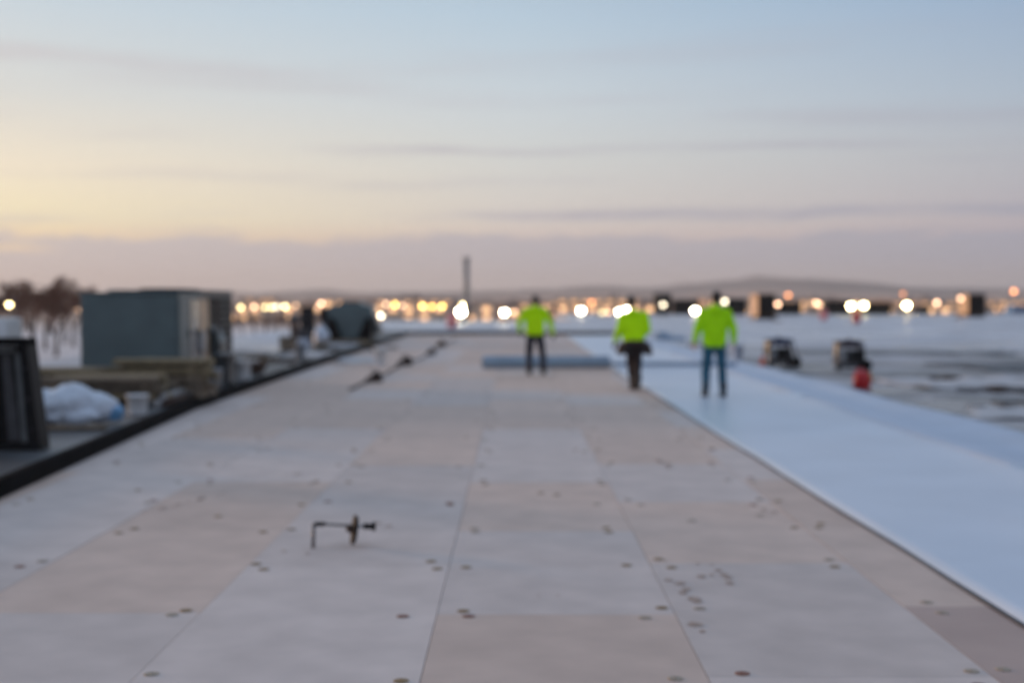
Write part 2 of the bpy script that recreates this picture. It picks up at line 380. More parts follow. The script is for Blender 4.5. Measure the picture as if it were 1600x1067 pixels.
def ridge(name, Y, profile, m, zb=-6, depth=900):
    xs = []; x = -900
    while x <= 2600: xs.append(x); x += 14
    def top(px):
        for (a, ya), (b, yb) in zip(profile[:-1], profile[1:]):
            if a <= px <= b:
                t = (px-a)/(b-a); t = t*t*(3-2*t); return ya+(yb-ya)*t
        return profile[-1][1]
    vs = []; fs = []; rows = 7
    for px in xs:
        X = bx(px, Y); zt = hz(top(px)+1.4*mnoise.noise(Vector((px*.02, 3, Y*.01)))+.6*mnoise.noise(Vector((px*.08, 1, 0))), Y)
        for r in range(rows):
            t = r/(rows-1); h = math.sin(t*math.pi/2)
            vs.append((X+20*mnoise.noise(Vector((px*.05, r, 2))), Y-depth*(1-t)+40*mnoise.noise(Vector((px*.03, r*2, 7))), zb+(zt-zb)*h*(1 if r == rows-1 else .9)))
        vs.append((X, Y+depth, zb))
    k = rows+1
    for i in range(len(xs)-1):
        for r in range(k-1): fs.append((i*k+r, (i+1)*k+r, (i+1)*k+r+1, i*k+r+1))
    return struct(MB().add(vs, fs, True).build(name, m))
ridge('hills', 3900, [(-900,462),(0,462),(250,458),(320,455),(430,459),(505,452),(560,457),(640,456),(760,455),(860,451),(930,446),(1010,450),(1080,443),(1140,438),(1188,431),(1232,441),(1264,434),(1312,446),(1400,449),(1500,450),(1600,452),(2600,455)], 'hill_far', depth=1500)
ridge('hills', 2600, [(-900,462),(0,464),(200,462),(480,464),(700,465),(860,460),(960,456),(1060,459),(1180,452),(1330,455),(1450,460),(1600,457),(2600,460)], 'hill', depth=700)

# raised black ledge along the left of the work area
def curbx(Y):
    pts = [(-4,-3.85),(10.6,-4.16),(19.4,-4.72),(30,-4.82),(47,-4.93),(61,-5.0)]
    for (a, xa), (b, xb) in zip(pts[:-1], pts[1:]):
        if a <= Y <= b: return xa+(xb-xa)*(Y-a)/(b-a)
    return pts[-1][1]
LZ = 0.14
right = [(curbx(y), y) for y in (-4, 4, 10.6, 15, 19.4, 25, 30, 38, 47, 61)]
left = [(-6.1,61),(-6.05,47),(-6.0,38),(-6.3,30),(-7.9,26.5),(-9.4,26),(-9.4,-4)]
struct(slab([(x-.05, y) for x, y in right]+left, RZ+.004, LZ-.01).build('raised_ledge', 'ledge'))
cb = MB()
for (x0, y0), (x1, y1) in zip(right[:-1], right[1:]):
    p = [(x0-.07, y0), (x0, y0), (x1, y1), (x1-.07, y1)]
    cb.add([(*q, RZ+.004) for q in p]+[(*q, LZ+.02) for q in p], [(4,5,6,7),(0,1,5,4),(1,2,6,5),(2,3,7,6),(3,0,4,7)])
struct(cb.build('ledge_curb', 'curb_black'))
c2 = MB(); c2.box((-.75, 62.2, .05), (12.6, .35, .22), bev=.02); struct(c2.build('cross_curb', 'curb_black'))

# ---------------------------------------------------------------- cover boards with fastening plates
deck = struct(bpy.data.objects.new('board_layer', None)); COL.objects.link(deck)
W, L, GAP, TH = 1.219, 2.44, .0024, .05
def board_mesh(w, l):
    m = MB(); m.box((0, 0, -TH/2), (w-GAP, l-GAP, TH), bev=.0015); return m.mesh('board')
bmesh_cache = {}
def get_board(mt, w, l):
    k = (mt, round(w, 3), round(l, 3))
    if k not in bmesh_cache:
        me = board_mesh(w, l); me.materials.append(MATS[mt]); bmesh_cache[k] = me
    return bmesh_cache[k]
def plate_mesh(mt):
    m = MB(); m.lathe((0,0,0), [(0,.033),(.003,.033),(.0045,.026),(.0025,.018),(.0025,.011),(.006,.010),(.0075,.004)], 14)
    me = m.mesh('fastener_plate'); me.materials.append(MATS[mt]); return me
PL = {k: plate_mesh(k) for k in ('plate_rust', 'plate_red', 'plate_dull')}
cols = [-7.5+0, -5.28, -4.06, -2.84, -1.62, -.40, .82, 2.04, 3.26, 4.48]
offs = {-5.28: 7.4, -4.06: 8.0, -2.84: 6.72, -1.62: 7.9, -.40: 6.69, .82: 8.01, 2.04: 6.86, 3.26: 8.0, 4.48: 7.0}
tint = {(-.40,-1):'t',(-.40,0):'g',(-.40,1):'t',(-.40,2):'g',(-.40,3):'g',(-1.62,-1):'g',(-1.62,0):'g',(-1.62,1):'g',(-1.62,2):'t',(-1.62,3):'t',
        (-2.84,-1):'g',(-2.84,0):'t',(-2.84,1):'t',(-2.84,2):'g',(-4.06,-1):'g',(-4.06,0):'g',(-4.06,1):'g',(-4.06,2):'g',
        (.82,-1):'g',(.82,0):'t',(.82,1):'g',(.82,2):'t',(.82,3):'t',(2.04,-1):'r',(2.04,0):'t',(2.04,1):'t'}
npl = 0; farplates = MB()
rb = random.Random(11)
for cx in cols[1:]:
    k = -5
    while True:
        y0 = offs[cx]+k*L; y1 = y0+L
        if y1 > 61.9: y1 = 61.9
        if y1-y0 < .3: break
        x0 = cx; x1 = cx+W
        if x1 < curbx(min(61, max(-4, y0)))-.05: k += 1; continue
        if x1-x0 < .25: k += 1; continue
        t = tint.get((cx, k), rb.choice('ggttt'))
        mt = {'g':'board_grey', 't':'board_tan', 'r':'board_red'}[t]
        o = link('board', get_board(mt, x1-x0, y1-y0), None, deck, ((x0+x1)/2, (y0+y1)/2, rb.uniform(-.002, .0015)))
        if cx < 2.1 and y1 > 4.2 and y0 < 34:
            w, l = x1-x0, y1-y0
            for fx in (-1, 1):
                for fy in (-.46, 0, .46):
                    if rb.random() < (.6 if fy == 0 else .12): continue
                    px = fx*(w/2-.11)+rb.uniform(-.07, .06); py = fy*l+rb.uniform(-.09, .09)*(1 if fy == 0 else .6)
                    if w < .7 and fx < 0: continue
                    if y0 < 14.5 and npl < 290 and x0+w/2+px < 2.45:
                        link('fastener_plate', PL[rb.choice(('plate_rust','plate_rust','plate_rust','plate_dull','plate_dull','plate_red'))], None, o, (px, py, .0005)); npl += 1
                    elif x0+w/2+px < 2.4:
                        farplates.lathe((x0+w/2+px, y0+l/2+py, .002), [(0,.032),(.004,.026),(.006,.01)], 8)
            if rb.random() < .25 and y0 < 14:
                for q in range(rb.randint(1, 2)):
                    link('fastener_plate', PL[rb.choice(('plate_dull','plate_rust'))], None, o, (rb.uniform(-.35,.35)*w, rb.uniform(-.35,.35)*l, .0005)); npl += 1
        k += 1
fp = farplates.build('fastener_plates', 'plate_dull', deck); fp['kind'] = 'stuff'
# trodden mud marks on the boards
def smear(pts, wd, rs):
    m = MB(); r2 = random.Random(rs)
    for (x, y), (x2, y2) in zip(pts[:-1], pts[1:]):
        n_ = max(2, int(math.hypot(x2-x, y2-y)/.11))
        for i in range(n_):
            t = i/n_; cx_, cy_ = x+(x2-x)*t+r2.uniform(-.035,.035), y+(y2-y)*t+r2.uniform(-.05,.05)
            q = r2.randint(7, 10); rr = wd*r2.uniform(.35, 1.15)
            ring = [(cx_+rr*r2.uniform(.6,1.1)*math.cos(6.283*j/q), cy_+rr*1.3*r2.uniform(.6,1.1)*math.sin(6.283*j/q), .0035) for j in range(q)]
            m.add(ring+[(cx_, cy_, .0045)], [(j, (j+1) % q, q) for j in range(q)], True)
    return m.build('mud_mark', 'mud', deck)
smear([(.95,8.03),(1.22,8.03)], .018, 1); smear([(1.16,7.9),(1.20,7.55),(1.26,7.4)], .03, 2); smear([(1.10,7.6),(1.25,7.6)], .03, 3)
smear([(.90,7.55),(.94,7.2),(1.00,6.95),(.98,6.75)], .04, 4); smear([(.88,6.45),(.90,6.3)], .045, 5)
smear([(-1.0,9.4),(-.86,9.25)], .03, 6); smear([(.11,7.0),(.14,7.1),(.35,7.15)], .012, 7)
smear([(-2.8,9.9),(-2.4,11.0)], .03, 8); smear([(1.8,10.2),(2.0,9.9)], .03, 9); smear([(-2.1,12.0),(-1.9,12.3)], .04, 10); smear([(-3.5,8.0),(-3.3,8.5)], .03, 12)
smear([(1.45,13.2),(1.5,12.5)], .04, 13); smear([(-1.45,8.35),(-1.2,8.3)], .04, 14)

# ---------------------------------------------------------------- new white membrane
def memx(Y): return 2.56-.0095*max(0, min(Y, 30))+.022*mnoise.noise(Vector((Y*.55, 2.2, 0)))
def sheet(name, xf0, xf1, ys, nx, zf, m, label):
    vs = []; fs = []
    for y in ys:
        a_, b_ = xf0(y), xf1(y)
        for i in range(nx+1):
            x = a_+(b_-a_)*i/nx; vs.append((x, y, zf(x, y, i/nx)))
    k = nx+1; n0 = len(vs)
    for j in range(len(ys)-1):
        for i in range(nx): fs.append((j*k+i, j*k+i+1, (j+1)*k+i+1, (j+1)*k+i))
    base = len(vs); rimi = [i for i in range(nx+1)]+[j*k+nx for j in range(1, len(ys))]+[(len(ys)-1)*k+i for i in range(nx-1, -1, -1)]+[j*k for j in range(len(ys)-2, 0, -1)]
    vs += [(vs[i][0], vs[i][1], vs[i][2]-.012) for i in rimi]
    n_ = len(rimi)
    for q in range(n_): fs.append((rimi[q], base+q, base+(q+1) % n_, rimi[(q+1) % n_]))
    nf = (len(ys)-1)*nx; mb_ = MB().add(vs, fs[:nf], True); mb_.f += fs[nf:]; mb_.sm += [False]*(len(fs)-nf)
    o = mb_.build(name, m)
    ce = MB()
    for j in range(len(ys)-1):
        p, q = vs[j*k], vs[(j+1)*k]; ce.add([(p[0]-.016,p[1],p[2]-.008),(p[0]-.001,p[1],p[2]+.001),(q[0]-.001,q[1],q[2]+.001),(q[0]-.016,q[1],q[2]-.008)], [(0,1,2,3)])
    if m == 'membrane': ce.build('edge_shade', 'dark_grey', o)  # dark strip painted in for the shadow gap along the membrane edge
    return tag(o, label, 'roof membrane')
ys = [-3+i*.5 for i in range(127)]
nz = lambda x, y, s, o=0: mnoise.noise(Vector((x*s+o, y*s*.45, o)))
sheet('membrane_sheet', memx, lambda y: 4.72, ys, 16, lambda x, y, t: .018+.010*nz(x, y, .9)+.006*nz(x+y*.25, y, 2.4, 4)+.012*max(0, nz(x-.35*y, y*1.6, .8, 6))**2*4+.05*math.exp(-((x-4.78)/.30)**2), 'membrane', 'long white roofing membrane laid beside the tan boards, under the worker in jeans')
def outer(x, y, t):
    return .026+.05*math.exp(-((x-4.78)/.30)**2)-.016*math.exp(-((t-.60)/.22)**2)+.05*math.exp(-((t-.95)/.16)**2)+.012*nz(x, y, .8, 9)+.006*nz(x, y, 2.0, 3)
sheet('membrane_sheet', lambda y: 4.60, lambda y: 5.86+.12*nz(0, y, .5, 2)-.012*max(0, y-25), ys, 14, outer, 'membrane_shaded', 'outer rippled white membrane strip along the stained grey roof')

# ================================================================== OBJECTS
def solid_roll(name, x0, x1, Y, r, label, m='membrane_roll', z=0.02):
    t = thing(name, label, 'membrane roll', ((x0+x1)/2, Y, z))
    h = (x1-x0)/2; m1 = MB()
    n = 26; pts = []
    for i in range(n*3+1):
        a_ = 2*math.pi*i/n; rr = r*(.94+.02*i/n); pts.append((rr*math.cos(a_), r+rr*math.sin(a_)))
    vs = [(-h, y, z_) for y, z_ in pts]+[(h, y, z_) for y, z_ in pts]; k = len(pts)
    m1.add(vs, [(i, i+1, k+i+1, k+i) for i in range(k-1)], True); m1.build('sheet_roll', m, t)
    m2 = MB(); m2.cone((-h-.03, 0, r), (h+.03, 0, r), r*.9, r*.9, 24); m2.build('wound_core', m, t)
    m3 = MB(); m3.cone((-h-.05, 0, r), (h+.05, 0, r), r*.35, r*.35, 16); m3.build('cardboard_tube', 'wood', t)
    return t
solid_roll('membrane_roll', bx(755, 30.6), bx(952, 30.6), 30.8, .15, 'thick blue-grey membrane roll lying across the boards behind the leftmost worker')
solid_roll('membrane_roll', bx(953, 31.0), bx(1150, 31.0), 31.2, .055, 'thin nearly spent membrane roll lying across the white sheet behind two workers', z=.05)

# ---- crank-like tool on the boards
t = thing('crank_tool', 'black crank-shaped metal tool with a round disc lying on the boards', 'tool', (-1.31, 8.49, 0))
MB().tube([(0,0,0),(0.005,.0,.15),(.02,.004,.158)], .0125, 10).build('bent_leg', 'steel_stack', t)
MB().tube([(.0,.0,.152),(.04,.01,.155),(.26,.05,.135)], .0085, 10).build('shaft', 'pole_grey', t)
MB().cone((.012,.0,.154),(.075,.015,.153), .015, .014, 12).build('collar', 'black_metal', t)
ax = Vector((.92,.22,-.14)).normalized(); c0 = Vector((.262,.05,.11))
MB().cone(c0-ax*.012, c0+ax*.012, .098, .090, 20, smooth=False).build('disc', 'black_metal', t)
MB().cone(c0-ax*.05+Vector((0,0,.01)), c0, .022, .032, 14).build('hub', 'brown_debris', t)
MB().cone((.27,.055,.134),(.32,.065,.131), .011, .011, 10).build('shaft_end', 'galv', t)
MB().cone((.32,.065,.131),(.385,.078,.127), .019, .019, 12).cone((.378,.076,.128),(.395,.08,.127), .03, .03, 14).build('grip', 'black_metal', t)

# ---- black hose with weights along the left boards
hp = [(-2.97,23.4),(-2.86,25.6),(-2.80,28),(-2.78,32.4),(-2.62,36),(-2.5,39),(-2.62,44),(-2.5,50),(-2.45,56)]
hs_ = []
for (x, y), (x2, y2) in zip(hp[:-1], hp[1:]):
    for i in range(5): hs_.append((x+(x2-x)*i/5+.03*math.sin(y*3+i), y+(y2-y)*i/5, .03))
tag(MB().tube(hs_, .022, 8).build('air_hose', 'hose'), 'thin black hose running along the left boards toward the far curb', 'hose')
def weight(x, y, s, label, g='weights on the hose'):
    t = thing('hose_weight', label, 'weight', (x, y, .0), random.uniform(-.4,.4), g)
    MB().box((0,0,.055*s),(.34*s,.30*s,.11*s), bev=.03*s, taper=.85).build('sandbag', 'brown_debris', t)
    MB().box((.05*s,.02,.15*s),(.22*s,.2*s,.10*s), bev=.03*s, taper=.8).build('top_bag', 'curb_black', t)
    MB().tube([(-.08*s,0,.19*s),(-.06*s,0,.25*s),(.06*s,0,.25*s),(.08*s,0,.19*s)], .01, 6).build('handle', 'black_metal', t)
weight(-2.78, 25.9, .95, 'dark brown weight on the hose, nearest of the row')
weight(-2.74, 32.6, 1.05, 'dark brown weight on the hose, second from the nearest')
weight(-2.5, 38.9, .9, 'dark brown weight on the hose, third from the nearest')
weight(-2.6, 46, 1.0, 'dark brown weight on the hose, farthest toward the cross curb')
def bucket(name, loc, r, h, m, label, cat='bucket', lid=None, group=None):
    t = thing(name, label, cat, loc, random.uniform(0, 3), group)
    MB().lathe((0,0,0), [(0,r*.84),(.01,r*.86),(h*.93,r*.99),(h*.93,r*1.05),(h,r*1.05),(h,r*.96),(h*.5,r*.9),(h*.5,0.001)], 20).build('shell', m, t)
    MB().tube([(r*1.04*math.cos(q), .3*r*math.sin(q), h*.9-.35*h*math.sin(q)) for q in [math.pi*i/8 for i in range(9)]], .005, 6).build('handle', 'galv', t)
    if lid: MB().lathe((0,0,h), [(-.01,r*1.08),(.018,r*1.08),(.022,r*.95),(.022,.001)], 20).build('lid', lid, t)
    return t
bucket('bucket', (bx(596,33), 32.6, 0), .14, .42, 'white_paint', 'white bucket standing on boards beside the hose', lid='white_paint')

# ---- open black box at the left edge
t = thing('duct_box', 'open black metal box with a pale liner standing on the ledge at the left edge', 'box', (-5.27, 12.9, LZ))
def panel(nm, poly, y0, y1, m): return MB().prism(poly, y0, y1).build(nm, m, t)
Hh = 1.02
panel('side_wall', [(.50,0),(.62,0),(.50,Hh),(.42,Hh)], -.05, .22, 'black_metal')
panel('side_wall', [(-.62,0),(-.50,0),(-.42,Hh),(-.50,Hh)], -.05, .22, 'black_metal')
panel('top_wall', [(-.50,Hh+.002),(.50,Hh+.002),(.49,Hh+.075),(-.49,Hh+.075)], -.07, .23, 'curb_black')
panel('bottom_wall', [(-.495,.004),(.495,.004),(.495,.06),(-.495,.06)], -.03, .21, 'black_metal')
panel('back_wall', [(-.52,.03),(.52,.03),(.44,Hh-.01),(-.44,Hh-.01)], .17, .20, 'black_metal')
panel('liner_strip', [(.405,.07),(.488,.07),(.412,Hh-.07),(.34,Hh-.07)], .04, .10, 'liner')
panel('liner_strip', [(-.36,Hh-.075),(.335,Hh-.075),(.335,Hh-.01),(-.36,Hh-.01)], .06, .12, 'liner')
panel('liner_strip', [(.24,.07),(.36,.07),(.27,Hh-.09),(.18,Hh-.09)], .12, .15, 'dark_grey')
for zz in (.2, .5, .8): MB().ball((.555-.1*zz, -.052, zz), .012, 10).build('rivet', 'dark_grey', t)

# ---- white cabinet behind it
t = thing('utility_cabinet', 'white cabinet with a green patch behind the black box at left edge', 'cabinet', (-9.0, 22.2, RZ))
MB().box((0,0,.70),(1.1,.7,1.34), bev=.02).build('cabinet_body', 'white_paint', t)
MB().box((-.03,-.362,.68),(.9,.02,1.15), bev=.006).build('door', 'white_paint', t)
MB().box((.12,-.376,.85),(.14,.008,.22)).build('green_patch', 'green_patch', t)
MB().box((0,0,.012),(1.2,.8,.06), bev=.01).build('plinth', 'dark_grey', t)
MB().tube([(.36,-.37,.6),(.36,-.40,.6),(.36,-.40,.75),(.36,-.37,.75)], .012, 6).build('handle', 'galv', t)

# ---- white plastic bundle
t = thing('plastic_bundle', 'crumpled white plastic bundle with a blue end on the ledge', 'bundle', (-5.28, 15.6, LZ))
m1 = MB(); m1.ball((-.30,0,.20),.26,16,(1.1,.9,.85)); m1.ball((.02,-.05,.24),.27,16,(1.15,.9,.9)); m1.ball((.32,.0,.19),.21,16,(1.2,.9,.9)); m1.ball((-.6,.05,.16),.2,16,(1.2,1,.8)); m1.ball((.1,-.18,.1),.15,12,(2,.8,.7))
remesh('wrapping', m1, 'white_plastic', .022, t, 4, .022, 6)
m1 = MB(); m1.ball((.52,.0,.14),.12,16,(.9,.95,.95)); remesh('blue_end', m1, 'blue_plastic', .02, t, 2, .02, 9)
MB().tube([(.02,-.32,.02),(.0,-.31,.25),(.0,-.1,.49),(.0,.15,.48)], .008, 6).build('tie_strap', 'galv', t)
bucket('bucket', (-4.86, 16.9, LZ), .14, .255, 'white_paint', 'small white bucket on the ledge beside the plastic bundle')
t = thing('plank', 'short weathered plank lying on the ledge under the plastic bundle', 'plank', (-5.2, 14.9, LZ), .12); MB().box((0,0,.02),(1.1,.18,.04),bev=.004).build('timber', 'wood_grey', t)

# ---- pallets stacked with lumber
def pallet(parent, z, w=1.2, d=1.0, m='wood_grey'):
    for i in range(3): MB().box((-w/2+.05+i*(w-.1)/2, 0, z+.055),(.09, d, .085)).build('runner', m, parent)
    for i in range(6): MB().box((0, -d/2+.06+i*(d-.12)/5, z+.109),(w, .12, .02)).build('deck_board', m, parent)
    for i in (0, 2, 5): MB().box((0, -d/2+.06+i*(d-.12)/5, z+.01),(w, .12, .02)).build('bottom_board', m, parent)
def lumber_stack(loc, w, d, layers, label, rz=0, gap=.03):
    t = thing('lumber_pallet', label, 'pallet', loc, rz); pallet(t, 0, w*.9, d)
    z = .121; rr = random.Random(int(loc[0]*10))
    for k in range(layers):
        n = max(3, int(d/.2)); h = rr.choice((.05,.07,.09))
        for i in range(n):
            MB().box((rr.uniform(-.08,.08), -d/2+(i+.5)*d/n, z+h/2),(w*rr.uniform(.72,1.08), d/n-.03, h), bev=.004).build('plank', rr.choice(('wood','wood','wood_grey')), t)
        z += h+.002
        if k < layers-1:
            for q in (-.35, .35): MB().box((q*w, 0, z+.02),(.06, d*.95, .04)).build('spacer', 'wood_grey', t)
            z += .042
    return t
lumber_stack((-5.75, 18.6, LZ), 1.7, 1.1, 3, 'wide stack of tan lumber on a pallet in front of the big grey-green unit', .05)
lumber_stack((-5.35, 20.1, LZ), 1.5, .9, 4, 'farther lumber stack on a pallet against the big grey-green unit', -.06)
lumber_stack((-6.9, 19.9, LZ), 1.5, 1.1, 3, 'low lumber stack on a pallet left of the other timber', .03)

# ---- big roof-top unit
t = thing('rooftop_unit', 'large grey-green rooftop air unit with shiny side panels behind the lumber', 'air unit', (-6.45, 23.75, LZ))
MB().box((0,.4,.09),(1.7,4.3,.18)).build('roof_curb', 'curb_black', t)
MB().box((0,-1.02,.875),(1.64,1.46,1.38), bev=.015).build('cabinet', 'teal_metal', t)
MB().box((0,1.14,.90),(1.60,2.82,1.44), bev=.015).build('condenser_cabinet', 'teal_dark', t)
MB().box((0,-1.02,1.585),(1.70,1.52,.035), bev=.008).build('top_cover', 'teal_metal', t)
MB().box((0,1.15,1.638),(1.66,2.82,.035), bev=.008).build('top_cover', 'teal_dark', t)
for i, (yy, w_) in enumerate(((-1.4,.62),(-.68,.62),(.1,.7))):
    MB().box((.828+(.002 if i < 2 else -.016), yy, .88),(.018, w_, 1.22), bev=.004).build('side_panel', ('teal_metal','teal_side','warm_reflect_side')[i], t)
    MB().box((.85, yy+.22, .9),(.03,.03,.12), bev=.006).build('panel_handle', 'black_metal', t)
MB().box((.81,1.45,.92),(.02,1.9,1.2)).build('coil', 'coil', t)
for i in range(9): MB().box((.825,1.45,.42+i*.125),(.02,1.92,.03)).build('louver', 'teal_dark', t)
MB().prism([(.82,.5),(.82,1.0),(1.0,.7),(1.0,.5)], .55, 1.2).build('hood', 'teal_dark', t)
MB().box((.87,-.32,.75),(.10,.22,.34), bev=.01).build('switch_box', 'galv', t)
MB().tube([(.87,-.32,.6),(.87,-.32,.1),(1.0,-.32,.05)], .02, 8).build('conduit', 'galv', t)
MB().tube([(.87,.62,1.45),(.93,.62,1.45),(.93,.62,.3),(.93,1.0,.12)], .03, 8).build('refrigerant_pipe', 'brown_debris', t)
MB().box((0,-1.763,.88),(1.58,.012,1.3), bev=.003).build('end_panel', 'teal_metal', t)
for xx in (-.76,.76):
    for zz in (.3,.88,1.46): MB().ball((xx,-1.772,zz), .012, 8).build('screw', 'galv', t)
for yy in (.4,1.35): MB().lathe((0,yy,1.66), [(0,.42),(.025,.42),(.025,.38),(.005,.36),(.005,.001)], 20).build('fan_ring', 'coil', t)

# ---- odds and ends beside the big unit
t = thing('plastic_sheet', 'crumpled pale plastic sheet draped at the right end of the lumber', 'sheet', (-4.98, 20.6, LZ))
vs = []; fs = []
for i in range(13):
    for j in range(13):
        u, w_ = i/12, j/12; vs.append((-.24+.5*u+.04*mnoise.noise(Vector((u*5,w_*5,1))), -.2+.4*w_, max(.012, .55*(1-abs(2*u-1.0)**1.4)*(1-w_*.35)+.09*mnoise.noise(Vector((u*4,w_*4,3))))))
for i in range(12):
    for j in range(12): fs.append((i*13+j,(i+1)*13+j,(i+1)*13+j+1,i*13+j+1))
so = MB().add(vs, fs, True).build('crumpled_film', 'white_plastic', t); sm_ = so.modifiers.new('t','SOLIDIFY'); sm_.thickness = .006
bucket('drum', (-5.0, 22.6, LZ), .19, .55, 'teal_side', 'grey steel drum beside the shiny side of the big unit', 'drum', 'teal_side')
bucket('bucket', (-4.98, 21.7, LZ), .15, .34, 'galv', 'grey bucket between the plastic sheet and the steel drum')
t = thing('cord_coil', 'brown coil of cord on the ledge past the big unit', 'cord', (-5.25, 26.2, LZ))
for k in range(4): MB().tube([((.20+.015*k)*math.cos(a_)+.02*k, (.28+.015*k)*math.sin(a_), .04+.055*k) for a_ in [6.283*i/20 for i in range(21)]], .028, 6).build('loop', 'brown_debris', t)
t = thing('debris_heap', 'small heap of dark brown scraps on the ledge past the cord coil', 'debris', (-5.35, 28.6, LZ))
for k in range(7): MB().box((random.uniform(-.4,.4), random.uniform(-.3,.3), .05+.035*k),(.4,.16,.05), Matrix.Rotation(random.uniform(-1,1),3,'Z') @ Matrix.Rotation(random.uniform(-.2,.2),3,'Y'), bev=.006).build('scrap', random.choice(('brown_debris','leather','wood_grey')), t)

# ---- second unit with slanted hoods, farther along
t = thing('rooftop_unit', 'grey-green rooftop unit with sloped black hoods at both sides, middle distance', 'air unit', (-6.2, 50.2, RZ))
MB().box((0,0,.12),(1.6,1.7,.24)).build('roof_curb', 'curb_black', t)
MB().prism([(-.80,.24),(.80,.24),(.84,1.3),(.76,1.46),(.45,1.52),(.30,1.64),(-.30,1.64),(-.45,1.50),(-.80,1.46),(-.84,1.3)], -.75, .9).build('cabinet', 'teal_metal', t)
MB().prism([(-.80,.25),(-.30,.25),(-.56,.95),(-.80,1.05)], -1.05, -.755).build('hood', 'coil', t)
MB().prism([(.30,.25),(.80,.25),(.80,1.05),(.62,1.0)], -1.05, -.755).build('hood', 'coil', t)
MB().prism([(.865,.4),(1.15,.4),(.865,1.15)], -.6, .7).build('hood', 'teal_dark', t)
MB().prism([(-1.15,.4),(-.865,.4),(-.865,1.15)], -.6, .7).build('hood', 'teal_dark', t)
MB().box((0,-.762,1.15),(.9,.02,.6), bev=.005).build('access_panel', 'teal_metal', t)
t = thing('exhaust_box', 'black upright exhaust box left of the hooded unit', 'vent', (bx(481,52), 52, RZ))
MB().box((0,0,.30),(.8,.7,.6), bev=.02).build('pedestal', 'dark_grey', t); MB().box((0,0,.99),(.52,.5,.77), bev=.02).build('housing', 'black_metal', t); MB().box((0,0,1.40),(.6,.58,.05), bev=.01).build('cap', 'black_metal', t)
for i in range(5): MB().box((0,-.26,.72+i*.13),(.44,.03,.05), Matrix.Rotation(.5,3,'X')).build('louver', 'dark_grey', t)
t = thing('exhaust_box', 'small black vent box between the upright exhaust box and hooded unit', 'vent', (bx(508,55), 55, RZ))
MB().box((0,0,.4),(.3,.3,.8), bev=.02).build('stem', 'dark_grey', t); MB().box((0,0,1.05),(.4,.42,.5), bev=.02).build('housing', 'black_metal', t); MB().box((0,0,1.33),(.5,.5,.05), bev=.01).build('cap', 'black_metal', t)
t = thing('vent_pipe', 'brown vent pipe with a cowl left of the black exhaust box', 'vent', (bx(460,50), 50, RZ))
MB().lathe((0,0,0), [(0,.30),(.05,.30),(.12,.16),(.85,.15)], 16).build('pipe', 'brown_debris', t); MB().lathe((0,0,.86), [(0,.24),(.06,.26),(.22,.2),(.3,.02)], 16).build('cowl', 'dark_grey', t)
t = thing('supply_sack', 'round white sack in front of the small vent box', 'sack', (bx(502,47), 47, RZ))
m1 = MB(); m1.ball((0,0,.42),.3,16,(1,1,1.05)); m1.ball((0,0,.15),.3,16,(1,1,.6)); remesh('sack_body', m1, 'white_plastic', .03, t, 3, .03, 6); MB().cone((0,0,.68),(.02,0,.82),.05,.09,10).build('tied_neck', 'white_plastic', t)
lumber_stack((bx(535,45), 45.5, RZ), 2.0, 1.1, 2, 'low olive-brown pallet of boards before the hooded unit')
t = thing('folded_tarp', 'pale blue folded tarp on the boards before the hooded unit', 'tarp', (bx(537,44), 43.6, RZ))
for k in range(3): MB().box((.02*k,.01*k,.05+.075*k),(1.05-.05*k,.5,.07), bev=.025).build('fold', 'membrane_roll' if k < 2 else 'white_plastic', t)
bucket('bucket', (bx(474,43), 43, RZ), .2, .42, 'white_plastic', 'white bucket at the left end of the low board pallet')
t = thing('scrap_bin', 'squat brown bin left of the white bucket in middle distance', 'bin', (bx(452,43.5), 43.5, RZ)); MB().box((0,0,.22),(.55,.5,.44), taper=1.1, bev=.02).build('bin_body', 'wood_grey', t); MB().box((0,0,.46),(.62,.56,.04), bev=.01).build('rim', 'brown_debris', t)

